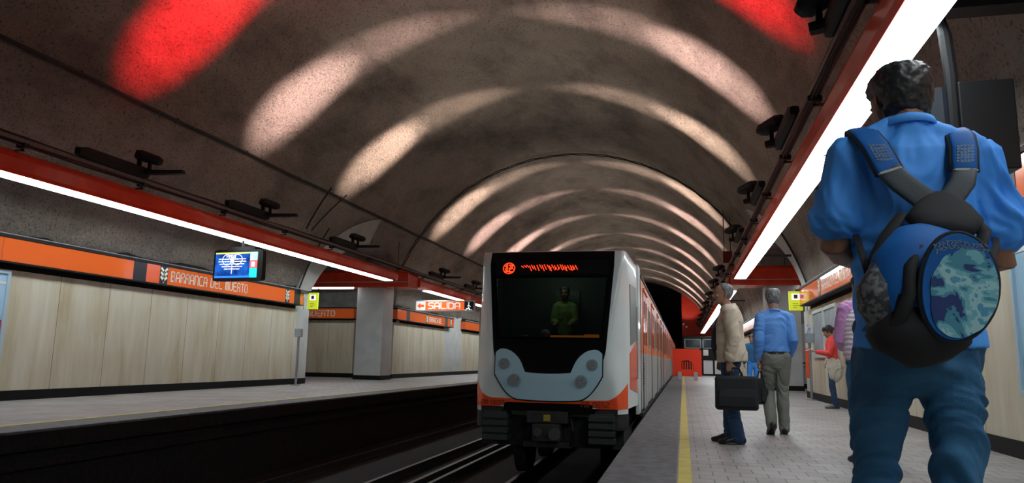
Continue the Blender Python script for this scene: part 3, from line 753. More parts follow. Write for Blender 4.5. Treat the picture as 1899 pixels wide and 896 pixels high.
for x0, x1, lab in ((1.28, 1.86, 'low white partition panel just right of the orange barrier'), (1.98, 3.1, 'low white partition panel behind the laughing man’s jacket')):
    root = empty('low_partition', ((x0+x1)/2, 49.4, 0), 0, lab, 'partition'); hw = (x1-x0)/2
    MB().box(-hw, hw, -.03, .03, .12, .98).build('panel', M('partition_white', (.62, .64, .68), .5), root)
    MB().box(-hw-.05, hw+.05, -.045, .045, .0, .12).box(-hw-.05, hw+.05, -.045, .045, .98, 1.06).box(-hw-.05, -hw, -.045, .045, .1, 1.0).box(hw, hw+.05, -.045, .045, .1, 1.0).build('frame', m_black, root)
# ------------------------------------------------------------------ the metro train
TX, TY, HW = -1.95, 10.75, 1.25
m_tw = M('pale_train_body', (.70, .80, .81), .3, coat=.4)
m_to = M('orange_train_band', (.90, .09, .012), .3, coat=.3)
m_tor = M('orange_train_side', (.86, .19, .035), .3, col2=(.74, .15, .03), scale=1.5)
m_tg = M('grey_train_side', (.33, .35, .36), .4, col2=(.40, .42, .42), scale=1.2)
m_tdoor = M('grey_door_leaf', (.36, .38, .39), .35)
m_wind = bpy.data.materials.new('tinted_windscreen'); m_wind.use_nodes = True
_nt, _b = nodes_of(m_wind); _b.inputs['Base Color'].default_value = (.004, .005, .008, 1); _b.inputs['Roughness'].default_value = .06
_tr = _nt.nodes.new('ShaderNodeBsdfTransparent'); _tr.inputs[0].default_value = (.55, .6, .6, 1); _mx = _nt.nodes.new('ShaderNodeMixShader'); _mx.inputs[0].default_value = .45
_nt.links.new(_tr.outputs[0], _mx.inputs[1]); _nt.links.new(_b.outputs[0], _mx.inputs[2]); _nt.links.new(_mx.outputs[0], _nt.nodes['Material Output'].inputs[0])
m_gblack = M('gloss_black_mask', (.004, .004, .006), .12)
m_hl = M('pale_blue_headlamp_mask', (.44, .68, .80), .22, coat=.5)
m_lens = M('unlit_lamp_lens', (.20, .23, .25), .15, col2=(.30, .33, .34), scale=20)
m_swin = M('dark_side_glass', (.03, .035, .04), .08)
m_under = M('dirty_underframe', (.015, .015, .016), .7, col2=(.03, .03, .03), scale=9)
m_ledr = M('red_led', (1, .03, .01), .4, emit=2.6, ecol=(1, .035, .008))
m_amber = M('amber_console_light', (1, .3, .02), .4, emit=.55, ecol=(1, .27, .01))

def crease(z):                       # half width of the flat nose at height z
    pts = [(-.8, 1.02), (.2, 1.02), (.55, .95), (1.0, .86), (2.35, 1.08), (2.7, 1.09)]
    for (a, va), (b, vb) in zip(pts, pts[1:]):
        if z <= b: return va+(vb-va)*(z-a)/(b-a)
    return pts[-1][1]
def nose(x, z, off=0.0):             # local: x across, y depth, z height over the platform
    yf = .02*max(0, .6-z) + .10*max(0, z-.6)**1.25
    c = crease(z); t = max(0, abs(x)-c)/max(1e-3, 1.15-c)
    y = yf + .05*(x/1.19)**2 + .24*t**1.5
    if z > 2.36: y += .5*(z-2.36)**1.2
    return Vector((x, y-off, z))
def train_front():
    root = empty('metro_train', (TX, TY, -1.05), 0, 'orange and white metro train with a black windscreen at the platform', 'train'); Z = 1.05
    def at_(x, z, off=0.0): v = nose(x, z, off); v.z += Z; return v
    # pale front shell
    nx = [(-1.15+2.30*i/64) for i in range(65)]
    zs = [.17+(2.46-.17)*j/40 for j in range(41)] + [2.50, 2.53]
    mb = MB(); rows = []
    for z in zs:
        k = 1-.02*max(0, (z-2.46)/.07)
        rows.append([at_(x*k, z) for x in nx])
    g = [[mb.bm.verts.new(p) for p in r] for r in rows]
    for j in range(len(g)-1):
        for i in range(64):
            if 1.17 < (zs[j]+zs[j+1])/2 < 2.13 and abs(nx[i]+nx[i+1])/2 < .86: continue
            mb.bm.faces.new((g[j][i], g[j][i+1], g[j+1][i+1], g[j+1][i]))
    # cab sides, roof lip, running back
    for sx, i in ((-1, 0), (1, 64)):
        NZ = len(zs); col = [g[j][i] for j in range(NZ)]
        back = [mb.bm.verts.new(Vector((sx*1.225 if zs[j] < 2.4 else sx*(1.225-.6*(zs[j]-2.4)), 1.42, zs[j]+Z))) for j in range(NZ)]
        for j in range(NZ-1): mb.bm.faces.new((col[j], back[j], back[j+1], col[j+1]))
    top = g[len(zs)-1]
    prev = top
    for q, lift in ((.35, .07), (.8, .10)):
        row = [mb.bm.verts.new(Vector((x*.99, .35+q*1.3, 2.50+Z+lift*(1-(x/1.2)**4)))) for x in nx]
        for i in range(64): mb.bm.faces.new((prev[i], prev[i+1], row[i+1], row[i]))
        prev = row
    mb.build('front_shell', m_tw, root, smooth=True)
    # windscreen and black mask
    def wl(z): return (.965 if z > 2.3 else .965-.115*(2.3-z)/1.3) if z > 1.0 else (.80+.05*max(0, z-.8)/.2)
    def ring(z0, z1, w0, off, xs=24, zn=24, dep=-.02):
        return lambda u, v: at_((-1+2*u)*w0(z0+(z1-z0)*v), z0+(z1-z0)*v, off)
    hole = lambda z: min(.88, wl(z)-.07)
    MB().slab(ring(.63, 1.19, wl, .006), 24, 10, (0, .012, 0)).build('black_mask', m_gblack, root)
    MB().slab(ring(2.10, 2.52, wl, .006), 24, 8, (0, .012, 0)).build('black_header', m_gblack, root)
    for sx in (-1, 1):
        MB().slab(lambda u, v, s=sx: at_(s*(hole(1.18+.93*v)-.02+(wl(1.18+.93*v)-hole(1.18+.93*v)+.02)*u), 1.18+.93*v, .006), 4, 16, (0, .012, 0)).build('black_pillar', m_gblack, root)
    MB().slab(ring(1.17, 2.12, hole, .016), 20, 14, (0, .006, 0)).build('windscreen_glass', m_wind, root)
    MB().slab(ring(2.15, 2.38, hole, .014), 20, 4, (0, .004, 0)).build('display_window', M('display_glass', (.012, .012, .014), .1), root)
    # LED route display
    led = MB(); rr = random.Random(11)
    def LP(u, v, w_): return at_(u, v, .019+w_)
    cx, cz = -.66, 2.255
    strokes(led, [[(cx+.092*math.cos(a), cz+.085*math.sin(a)) for a in [2*PI*i/16 for i in range(17)]]], LP, .006, .002)
    strokes(led, [[(cx-.055, cz+.03), (cx-.03, cz+.055), (cx-.03, cz-.05)], [(cx-.055, cz-.05), (cx-.005, cz-.05)],
                  [(cx+.005, cz+.05), (cx+.06, cz+.05), (cx+.045, cz), (cx+.01, cz-.02), (cx+.0, cz-.055), (cx+.06, cz-.055)]], LP, .009, .002)
    for k in range(14):
        x = cx+rr.uniform(-.07, .07); z = cz+rr.uniform(-.06, .06); strokes(led, [[(x, z), (x+.012, z-.012)]], LP, .005, .002)
    for k in range(22):
        x = -.46+k*.040+rr.uniform(-.006, .006); h = .085 if k > 2 else .03
        zt = 2.305-rr.uniform(0, .02)
        strokes(led, [[(x, zt), (x+.035, zt-h*rr.uniform(.6, 1))]], LP, .0055, .002)
        if k > 10 and k % 3: strokes(led, [[(x+.01, 2.22), (x+.03, 2.26)]], LP, .0055, .002)
    led.build('led_route_display', m_ledr, root)
    # headlamp mask: a smile-shaped pale panel
    XM = .80
    def zt(x):
        a = abs(x)
        if a < .36: return .66 + .02*(a/.36)**2
        t = min(1, (a-.36)/(XM-.10-.36)); return .68 + .34*math.sqrt(max(0, 1-(1-t)**2))**1.25 - (.06*((a-(XM-.10))/.10)**2 if a > XM-.10 else 0)
    def zb(x):
        a = abs(x)/XM; return .27 + .05*a*a + .34*max(0, a-.55)**2/.2025*.95
    def mk(u, v):
        x = -XM+2*XM*u; a, b = zb(x), zt(x); return at_(x, a+(b-a)*v, .035)
    MB().slab(mk, 56, 10, (0, .028, 0)).build('headlamp_mask', m_hl, root)
    # dark joint around the mask
    jt = MB(); pts = [at_(-XM-.008+(2*XM+.016)*i/60, zb(-XM+2*XM*i/60)-.008, .016) for i in range(61)]
    pts = [at_(-XM-.01, .93, .016)] + pts + [at_(XM+.01, .93, .016)]
    jt.tube(pts, .009, 6); jt.build('mask_joint', m_gblack, root)
    for sx in (-1, 1):
        for (x, z, r_) in ((.66, .80, .068), (.50, .56, .078)):
            c = at_(sx*x, z, .045)
            h = MB().disc(c, (0, -1, .04), r_+.014, .02, 24).build('headlamp', M('lamp_rim', (.25, .36, .42), .3), root)
            MB().disc(c+Vector((0, -.008, 0)), (0, -1, .04), r_, .016, 24, r_*.93).build('lens', m_lens, h)
    # orange bumper band
    def ot(x): a = abs(x); return .27+.03*a + (.30*((a-.85)/.34)**2 if a > .85 else 0)
    def ob(x):
        a = abs(x); t = min(1, max(0, (a-.62)/.12)); return .235-.065*t
    MB().slab(lambda u, v: at_(-1.152+2.304*u, ob(-1.152+2.304*u)+(ot(-1.152+2.304*u)-ob(-1.152+2.304*u))*v, .008), 80, 6, (0, .012, 0)).build('orange_bumper_band', m_to, root)
    MB().slab(lambda u, v: at_(-.66+1.32*u, .12+.125*v, .004), 30, 3, (0, .03, 0)).build('coupler_recess', m_gblack, root)
    nt_ = MB(); word(nt_, 'NM 0652', lambda u, v, w_: at_(.50+u, .195+v, .012+w_), .07, th=.085, depth=.002, wide=.62, gap=.3)
    nt_.build('fleet_number', M('dark_red_print', (.22, .02, .01), .5), root)
    nt_ = MB(); word(nt_, 'NM 0652', lambda u, v, w_: at_(-1.0+u, .195+v, .012+w_), .06, th=.085, depth=.002, wide=.62, gap=.3)
    nt_.build('fleet_number', M('dark_red_print', (.22, .02, .01), .5), root)
    # lower valance with rounded cut-outs
    for sx in (-1, 1):
        MB().slab(lambda u, v, s=sx: at_(s*(.70+.45*u), -.13+(.30)*v*(1 if u > .2 else .9+.5*u), -.02), 10, 4, (0, .05, 0)).build('lower_valance', m_under, root)
    for sx in (-1, 1):
        MB().slab(lambda u, v, s=sx: at_(s*(1.02+.13*u), .10+.08*v, -.004), 4, 2, (0, .03, 0)).build('corner_skirt', m_tw, root)
    # anticlimber blocks
    for sx in (-1, 1):
        mb = MB()
        for k in range(4): mb.box(*sorted((sx*.60, sx*.98)), -.02, .3, Z-.32+k*.105, Z-.32+k*.105+.075)
        mb.box(*sorted((sx*.62, sx*.96)), .03, .35, Z-.33, Z+.10)
        mb.build('anticlimber_block', M('dark_grey_rubber', (.035, .04, .042), .45), root, bevel=.008)
    # coupler
    mb = MB().box(-.30, .30, -.03, .3, Z-.05, Z+.12).box(-.20, .20, -.12, .3, Z-.30, Z-.06).box(-.36, .36, .02, .5, Z-.40, Z-.32)
    cp = mb.build('coupler', m_under, root, bevel=.01)
    MB().disc((.13, -.13, Z-.19), (0, 1, 0), .085, .06).disc((-.11, -.14, Z-.17), (0, 1, 0), .06, .08).build('coupling_face', M('coupler_grey', (.06, .06, .065), .5), cp)
    MB().box(-.05, .05, -.045, -.02, Z-.02, Z+.07).build('yellow_plate', M('dull_yellow', (.35, .27, .03), .5), cp)
    MB().tube([(.34, .05, Z+.02), (.38, -.02, Z-.15), (.36, 0, Z-.34), (.30, .1, Z-.4)], .02, 8).build('air_hose', m_black, root)
    # underframe and wheels
    MB().box(-1.08, 1.08, .35, 14.2, Z-.42, Z+.0).build('underframe', m_under, root)
    for y in (1.9, 3.9, 10.6, 12.6):
        for sx in (-1, 1):
            wl_ = MB().disc((sx*.72, y, .52), (1, 0, 0), .5, .2, 28).build('wheel', m_under, root)
            MB().disc((sx*.83, y, .52), (1, 0, 0), .2, .03, 20).build('hub', m_steel_dk, wl_)
    # cab interior
    MB().box(-1.1, 1.1, 1.55, 1.6, Z+.3, Z+2.4).box(-.95, .95, .22, .75, Z+.3, Z+1.20).build('cab_interior', M('dim_cab_wall', (.06, .065, .07), .7), root)
    ld = bpy.data.lights.new('cab_lamp', 'POINT'); ld.energy = 8; ld.color = (.8, 1, .7); ld.shadow_soft_size = .1
    lo = bpy.data.objects.new('cab_lamp', ld); C.objects.link(lo); lo.parent = root; lo.location = (0, .9, Z+2.3)
    MB().box(-.16, .26, 1.50, 1.545, Z+1.22, Z+2.02).build('cab_door_window', M('cab_window', (.10, .11, .09), .4), root)
    MB().box(-.02, .70, .30, .36, Z+1.205, Z+1.235).box(.50, .72, .29, .36, Z+1.20, Z+1.25).build('amber_console', m_amber, root)
    MB().sphere((-.12, .42, Z+1.27), .07, (1, 1, .8), 14).build('white_dial', m_white, root)
    MB().sphere((-.45, .42, Z+1.215), .05, (1.3, 1, .5), 12).build('green_button', M('olive_button', (.2, .3, .05), .5), root)
    return root, Z
root, Z = train_front()
def side_detail(root, y0, y1, doors, Z, cab=False):
    """body shell and fittings of one car, local y from y0 to y1"""
    prof = [(1.19, -.02), (1.245, .04), (1.25, 1.0), (1.25, 2.2), (1.235, 2.36), (1.16, 2.47), (.95, 2.55), (.5, 2.60), (0, 2.62)]
    full = prof+[(-x, z) for x, z in prof[-2::-1]]
    low = [p for p in prof if p[1] <= 1.0]
    for nm, sel, mt in (('lower_side', (0, 2), m_tg), ('upper_side', (2, 4), m_tor), ('cant_rail', (4, 5), m_tg)):
        for sx in (-1, 1):
            mb = MB(); pr = [(sx*x, z+Z) for x, z in prof[sel[0]:sel[1]+1]]
            mb.prism(pr+[(sx*(1.15), pr[-1][1]), (sx*1.15, pr[0][1])] if nm != 'cant_rail' else pr+[(sx*1.1, pr[-1][1]), (sx*1.1, pr[0][1])], y0, y1, 'y')
            mb.build(nm, mt, root)
    mb = MB(); pr = [(x, z+Z) for x, z in full[5:-5]]; mb.prism(pr+[(-1.1, 2.3+Z), (1.1, 2.3+Z)], y0, y1, 'y'); mb.build('roof', m_tray, root)
    for yy in (y0, y1-.05): MB().box(-1.15, 1.15, yy, yy+.05, Z, Z+2.45).build('end_wall', m_under, root)
    for sx in (-1, 1):
        X = sx*1.25
        for c in doors:
            d = MB().box(*sorted((X-sx*.01, X+sx*.012)), c-.68, c+.68, Z+.02, Z+1.0)
            d.build('door_lower', m_tdoor, root)
            up = MB(); 
            for a, b in ((c-.66, c-.01), (c+.01, c+.66)): 
                up.box(*sorted((X-sx*.01, X+sx*.012)), a, b, Z+1.0, Z+1.16).box(*sorted((X-sx*.01, X+sx*.012)), a, b, Z+1.98, Z+2.1)
                up.box(*sorted((X-sx*.01, X+sx*.012)), a, a+.09, Z+1.16, Z+1.98).box(*sorted((X-sx*.01, X+sx*.012)), b-.09, b, Z+1.16, Z+1.98)
            dr = up.build('door_leaf_frame', m_tor, root)
            MB().box(*sorted((X-sx*.01, X+sx*.004)), c-.6, c-.06, Z+1.15, Z+1.99).box(*sorted((X-sx*.01, X+sx*.004)), c+.06, c+.6, Z+1.15, Z+1.99).build('door_glass', m_swin, dr)
            MB().box(*sorted((X, X+sx*.006)), c-.72, c-.68, Z+.02, Z+2.14).box(*sorted((X, X+sx*.006)), c+.68, c+.72, Z+.02, Z+2.14).box(*sorted((X, X+sx*.014)), c-.006, c+.006, Z+.02, Z+2.1).build('door_gap', m_black, root)
            MB().box(*sorted((X, X+sx*.03)), c-.72, c+.72, Z+2.14, Z+2.19).build('door_gutter', m_tor, root)
        for a, b in zip(doors, doors[1:]):
            c = (a+b)/2
            fr = MB()
            for p in ((c-.5, c+.5, 1.14, 1.20), (c-.5, c+.5, 1.92, 1.98), (c-.5, c-.45, 1.2, 1.92), (c+.45, c+.5, 1.2, 1.92), (c-.03, c+.03, 1.2, 1.92)):
                fr.box(*sorted((X-sx*.01, X+sx*.014)), p[0], p[1], Z+p[2], Z+p[3])
            f = fr.build('side_window_frame', m_tdoor, root)
            MB().box(*sorted((X-sx*.01, X+sx*.004)), c-.46, c+.46, Z+1.18, Z+1.94).build('side_glass', m_swin, f)
        MB().bar((X+sx*.002, y0+.02, Z+2.33), (X+sx*.002, y1-.02, Z+2.33), .018, 8).build('rain_gutter', m_tray, root)
        MB().box(*sorted((X-sx*.02, X+sx*.02)), y0, y1, Z-.06, Z+.0).build('sill', m_under, root)
D1 = (3.45, 7.1, 10.75, 14.2)
side_detail(root, 2.05, 15.1, D1, Z)
for sx in (-1, 1):   # cab side: door recess, orange patch, gap
    X = sx*1.225
    MB().slab(lambda u, v, s=sx: Vector((s*(1.15+.075*(.30+.70*u)/1.13+.005), .59+.70*u, Z+1.10+.10*u+(2.04-1.10-.10*u)*v)), 4, 2, (-sx*.02, 0, 0)).build('cab_door', M('grey_green_cab_door', (.20, .25, .25), .35), root)
    MB().slab(lambda u, v, s=sx: Vector((s*(1.15+.075*(.21+.86*u)/1.13+.006), .50+.86*u, Z+(.45-.09*u)+((.98+.24*u)-(.45-.09*u))*v)), 4, 2, (-sx*.02, 0, 0)).build('orange_patch', m_to, root)
    MB().box(*sorted((X-sx*.03, X+sx*.02)), 1.42, 2.05, Z+.02, Z+2.45).build('cab_side_panel', m_tw, root)
    MB().box(*sorted((X-sx*.03, X+sx*.026)), 2.0, 2.07, Z+.02, Z+2.35).build('gap_seal', m_black, root)
    MB().bar((X+sx*.04, .76, Z+.6), (X+sx*.04, .76, Z+1.7), .012, 8).build('grab_rail', m_steel, root)
rr = random.Random(3); t = MB()
for k in range(3):
    for j in range(9): t.box(1.262, 1.265, 2.55+k*.16, 2.66+k*.16, Z+.45+j*.045+rr.uniform(0, .01), Z+.475+j*.045)
t.build('printed_notice', m_ink, root)
# following cars
for k in range(3):
    y = 15.5+k*15.2
    lab = ['second car of the train, just behind the leading cab car', 'third car of the train, further along the platform edge', 'last visible car of the train by the orange barrier'][k]
    r_ = empty('metro_car', (TX, TY+y, -1.05), 0, lab, 'train car')
    side_detail(r_, 0, 14.8, (1.9, 5.5, 9.2, 12.9), Z)
    MB().box(-1.0, 1.0, .3, 14.5, Z-.42, Z).build('underframe', m_under, r_)
    MB().box(-.4, .4, -.38, -.01, Z-.25, Z+2.3).build('gangway', m_under, r_)
    for yy in (1.9, 3.9, 10.9, 12.9):
        for sx in (-1, 1): MB().disc((sx*.72, yy, .52), (1, 0, 0), .5, .2, 28).build('wheel', m_under, r_)
# ------------------------------------------------------------------ people
def rotz(a): return Matrix.Rotation(a, 3, 'Z')
def fuse(mb, name, mat, voxel, parent, smooth=2, wr=None, floor=None):
    """merge overlapping closed shapes into one continuous skin"""
    bmesh.ops.recalc_face_normals(mb.bm, faces=mb.bm.faces)
    me = bpy.data.meshes.new(name); mb.bm.to_mesh(me); mb.bm.free()
    o = bpy.data.objects.new(name, me); C.objects.link(o)
    rm = o.modifiers.new('r', 'REMESH'); rm.mode = 'VOXEL'; rm.voxel_size = voxel; rm.use_smooth_shade = True
    if smooth:
        sm = o.modifiers.new('s', 'SMOOTH'); sm.factor = .5; sm.iterations = smooth
    dg = bpy.context.evaluated_depsgraph_get(); dg.update()
    ev = o.evaluated_get(dg); new = bpy.data.meshes.new_from_object(ev)
    o.modifiers.clear(); o.data = new; bpy.data.meshes.remove(me)
    if wr:
        ns = [v.normal.copy() for v in new.vertices]
        for v, n in zip(new.vertices, ns):
            v.co += n*wr(v.co, n)
    if floor is not None:
        for v in new.vertices: v.co.z = max(v.co.z, floor)
    new.materials.clear(); new.materials.append(mat)
    for p in new.polygons: p.use_smooth = True
    if parent: o.parent = parent
    return o
def folds(amp=.006, f=(9, 9, 22), f2=3.0, seed=0):
    def w_(co, n):
        wv = noise.noise(co*f2+Vector((seed, 0, 0))); p = Vector((co.x*f[0]+seed+3*wv, co.y*f[1], co.z*f[2]*.62+5.5*wv+(co.x+co.y)*4))
        a = noise.noise(p); b = noise.noise(p*2.3); a = a*(.55+.9*abs(noise.noise(co*4+Vector((7, seed, 0))))*2)
        return amp*(a*1.3+b*.5-.2) if True else 0
    return w_
HEAD = [(-.118, .070, .030, .018), (-.108, .086, .005, .034), (-.088, .092, -.03, .049), (-.06, .092, -.055, .060), (-.03, .091, -.075, .067),
        (0, .088, -.088, .0715), (.028, .093, -.096, .0745), (.055, .092, -.099, .0755), (.08, .080, -.094, .071), (.10, .056, -.075, .055), (.113, .022, -.04, .032), (.117, 0, -.02, .012)]
def head_rings(k, T, grow=0.0, region=None, n=28):
    out = []
    for z, yf, yb, hw in HEAD:
        ring = []; cy = (yf+yb)/2; d = (yf-yb)/2
        for i in range(n):
            a = 2*PI*i/n; c, s_ = math.cos(a), math.sin(a)
            x = hw*math.copysign(abs(c)**.85, c); y = cy+d*math.copysign(abs(s_)**.9, s_); zz = z
            if region:
                g = region(x, y, z); v = Vector((x, y-(cy), z)); 
                x += (x/max(.02, hw))*g; y += ((y-cy)/max(.02, d))*g; zz += max(0, z-.02)/.1*g
            ring.append(T @ (Vector((x, y, zz))*k))
        out.append(ring)
    return out
def hand(mb, wrist, d, n, k=1.0, curl=.9, thumb=1, spread=1.0):
    """palm with five fingers; d = along the hand, n = palm side, thumb = side sign along d x n"""
    w = Vector(wrist); d = Vector(d).normalized(); n = Vector(n); n = (n-d*n.dot(d)).normalized(); s_ = d.cross(n).normalized()*thumb
    mb.loft([w-d*.02*k, w+d*.02*k, w+d*.06*k, w+d*.092*k], [(.026*k, .019*k), (.034*k, .017*k), (.041*k, .015*k), (.039*k, .012*k)], n=14, side=s_)
    for i, L in enumerate((.066, .075, .070, .055)):
        b = w+d*.088*k+s_*(.029-.0195*i)*k*spread; pts = [b-d*.02*k, b]; dd = d.copy(); c_ = curl*(1+.06*i)
        for j, f in enumerate((.42, .32, .26)):
            ax = d.cross(n).normalized(); dd = Matrix.Rotation(-c_*(.55 if j == 0 else .62), 3, ax) @ dd if False else (dd*math.cos(c_*.55)+(n if j == 0 else (n-dd*n.dot(dd)))*math.sin(c_*.55)).normalized()
            pts.append(pts[-1]+dd*L*f*k)
        mb.loft(pts, [.0095*k, .0092*k, .0088*k, .0080*k, .0068*k], n=8, side=s_)
    b = w+d*.025*k+s_*.026*k; t1 = (d*.65+s_*.65+n*.35).normalized(); t2 = (d*.8+s_*.15+n*.6).normalized()
    mb.loft([b-t1*.01*k, b, b+t1*.035*k, b+t1*.035*k+t2*.028*k], [.013*k, .013*k, .0105*k, .0085*k], n=8, side=n)

def person(name_label, pos, heading, H, spec, group=None):
    k = H/1.75; root = empty('person', pos, heading, name_label, 'person', group)
    S = dict(shL=(-.185, -.01, 1.43), shR=(.185, -.01, 1.43), elL=(-.235, -.03, 1.13), elR=(.235, -.03, 1.13), wrL=(-.245, .05, .89), wrR=(.245, .05, .89),
             hipL=(-.09, 0, .92), hipR=(.09, 0, .92), knL=(-.10, .03, .50), knR=(.10, .03, .50), anL=(-.10, -.02, .085), anR=(.10, -.02, .085),
             toeL=(-.12, 1, 0), toeR=(.12, 1, 0), head=(0, .025, 1.635), yaw=0, pitch=0, lean=0, belly=0, bust=0, hdL=(0, .1, -1), hdR=(0, .1, -1), hnL=(1, 0, 0), hnR=(-1, 0, 0), curl=.7,
             skin=None, hair=None, top=None, pants=None, shoe=None, sleeve=1.0, hem=.86, vox=.0065, thick=1.0, hairfn=None, wr=.006, smile=False, topthick=.016)
    S.update(spec); V = lambda n: Vector(S[n])*k
    th = S['thick']
    T = Matrix.Translation(V('head')) @ (Matrix.Rotation(S['yaw'], 4, 'Z') @ Matrix.Rotation(S['pitch'], 4, 'X'))
    ln = S['lean']
    raise_ = S.get('up', 0)
    def tp(z, y=0, x=0): return Vector((x, y+ln*(z-.9), z+raise_*sm(1.05, 1.4, z)))*k
    # ---- continuous body
    b = MB(); be = S['belly']
    b.loft([tp(.86), tp(.94), tp(1.06, be*.5), tp(1.2, be*.35), tp(1.33), tp(1.42), tp(1.475, -.005)], [(.11*th*k, .080*k), (.128*th*k, .088*k), (.118*th*k, (.095+be*.5)*k), (.15*th*k, (.105+be*.3)*k), (.165*th*k, .108*k), (.155*th*k, .085*k), (.09*k, .06*k)], n=24)
    b.loft([tp(1.44, -.005), (T @ Vector((0, -.028*k, -.10*k))), (T @ Vector((0, -.02*k, -.02*k)))], [(.062*k, .062*k), (.056*k, .058*k), (.05*k, .055*k)], n=18)
    for sd in 'LR':
        sh, el, wr = V('sh'+sd), V('el'+sd), V('wr'+sd)
        sgn = -1 if sd == 'L' else 1
        b.loft([tp(1.445, -.005, .03*sgn), sh-Vector((.01*sgn, 0, -.005))*k], [.045*k, .050*k], n=14)
        b.loft([sh, sh.lerp(el, .35), el, el.lerp(wr, .3), el.lerp(wr, .75), wr], [.053*k, .049*k, .040*k, .042*k, .031*k, (.028*k, .022*k)], n=14)
        hand(b, wr, S['hd'+sd], S['hn'+sd], k, S['curl'], thumb=(1 if sd == 'L' else -1) * S.get('thumb'+sd, 1))
        hp, kn, an = V('hip'+sd), V('kn'+sd), V('an'+sd); lf = min(1, S.get('pleg', 1))*.95
        b.loft([hp+Vector((0, 0, .04))*k, hp.lerp(kn, .3), hp.lerp(kn, .75), kn, kn.lerp(an, .3), kn.lerp(an, .75), an], [(.066*k*lf, .072*k*lf), (.064*k*lf, .070*k*lf), (.052*k*lf, .054*k*lf), .046*k*lf, .048*k*lf, .036*k, .034*k], n=16)
        td = Vector(S['toe'+sd]).normalized()
        b.loft([an-td*.03*k-Vector((0, 0, .035))*k, an+td*.06*k-Vector((0, 0, .035))*k, an+td*.16*k-Vector((0, 0, .055))*k], [.032*k, .034*k, (.038*k, .02*k)], n=12)
    b.rings(head_rings(k, T))
    # face: nose, brow, lips, ears
    fp = lambda x, y, z: T @ (Vector((x, y, z))*k)
    b.loft([fp(0, .088, .02), fp(0, .103, -.012), fp(0, .112, -.032), fp(0, .098, -.042)], [.008*k, .010*k, .015*k, .011*k], n=10)
    for sx in (-1, 1):
        b.loft([fp(sx*.010, .1, -.036), fp(sx*.018, .094, -.035)], [.009*k, .008*k], n=8)
        b.loft([fp(sx*.012, .092, .022), fp(sx*.032, .090, .026), fp(sx*.052, .076, .02)], [.007*k, .009*k, .007*k], n=8)
        b.loft([fp(sx*.030, .076, -.028), fp(sx*.045, .066, -.03)], [.016*k, .016*k], n=10)
        b.loft([fp(sx*.066, -.005, -.035), fp(sx*.078, -.012, -.012), fp(sx*.082, -.016, .012), fp(sx*.076, -.012, .026)], [(.006*k, .010*k), (.006*k, .015*k), (.006*k, .018*k), (.006*k, .012*k)], n=10, side=(1, 0, 0))
    if not S['smile']:
        b.loft([fp(-.024, .086, -.064), fp(0, .096, -.062), fp(.024, .086, -.064)], [.005*k, .007*k, .005*k], n=8)
        b.loft([fp(-.020, .086, -.073), fp(0, .094, -.074), fp(.020, .086, -.073)], [.005*k, .007*k, .005*k], n=8)
    else:
        b.loft([fp(-.030, .082, -.054), fp(0, .100, -.052), fp(.030, .082, -.054)], [.005*k, .007*k, .005*k], n=8)
        b.loft([fp(-.026, .080, -.088), fp(0, .096, -.092), fp(.026, .080, -.088)], [.006*k, .008*k, .006*k], n=8)
        b.loft([fp(0, .080, -.10), fp(0, .082, -.118)], [.02*k, .018*k], n=10)
    fuse(b, 'body', S['skin'], S['vox']*.8, root, smooth=1)
    # eyes, brows, mouth
    if S.get('face', True):
        m_eye = MATS['eye']; 
        for sx in (-1, 1):
            e = MB().sphere(fp(sx*.031, .0770, .003), .0092*k, n=10).build('eye', m_eye, root, smooth=True)
            MB().sphere(fp(sx*.031, .0842, .003), .0048*k, n=8).build('iris', MATS['dark'], e, smooth=True)
            MB().loft([fp(sx*.014, .0975, .026), fp(sx*.034, .093, .030), fp(sx*.052, .079, .024)], [.003*k, .0042*k, .002*k], n=6).build('eyebrow', S['brow'] if 'brow' in S else S['hair'], root)
        if S['smile']:
            mo = MB().loft([fp(-.026, .082, -.07), fp(0, .094, -.071), fp(.026, .082, -.07)], [(.014*k, .006*k), (.017*k, .006*k), (.014*k, .006*k)], n=12, side=(0, 0, 1)).build('mouth', MATS['mouth'], root)
            MB().loft([fp(-.022, .086, -.061), fp(0, .099, -.060), fp(.022, .086, -.061)], [(.005*k, .003*k), (.006*k, .003*k), (.005*k, .003*k)], n=8, side=(0, 0, 1)).build('teeth', MATS['eye'], mo)
    if S['hair']:
        h = MB(); h.rings(head_rings(k, T, region=S['hairfn'] or hair_short, n=40))
        if S.get('bun'): h.sphere(fp(*S['bun']), .045*k, (1, 1.1, .9))
        hs = S.get('hairamp', .003)
        fuse(h, 'hair', S['hair'], .005, root, smooth=1, wr=lambda co, n: hs*(noise.noise(co*60)+.6*noise.noise(co*130)))
    # ---- clothes
    g = S['topthick']*k; t = MB(); hem = S['hem']; wmul = S.get('waistw', 1.0)
    t.loft([tp(hem), tp(min(hem+.10, (hem+1.06)/2)), tp(1.06, be*.5), tp(1.2, be*.35), tp(1.33), tp(1.42), tp(1.465, -.006), tp(1.505, -.008)],
           [(.178*th*k*wmul, .125*k+be*.2*k), (.174*th*k*wmul, .125*k+be*.4*k), (.150*th*k*wmul+g, (.11+be*.55)*k+g*.5), (.158*th*k+g, (.112+be*.35)*k+g*.5), (.170*th*k+g, .115*k+g*.5), (.165*th*k+g, .096*k+g*.5), (.115*k, .080*k), (.074*k, .070*k)], n=30, round_ends=False)
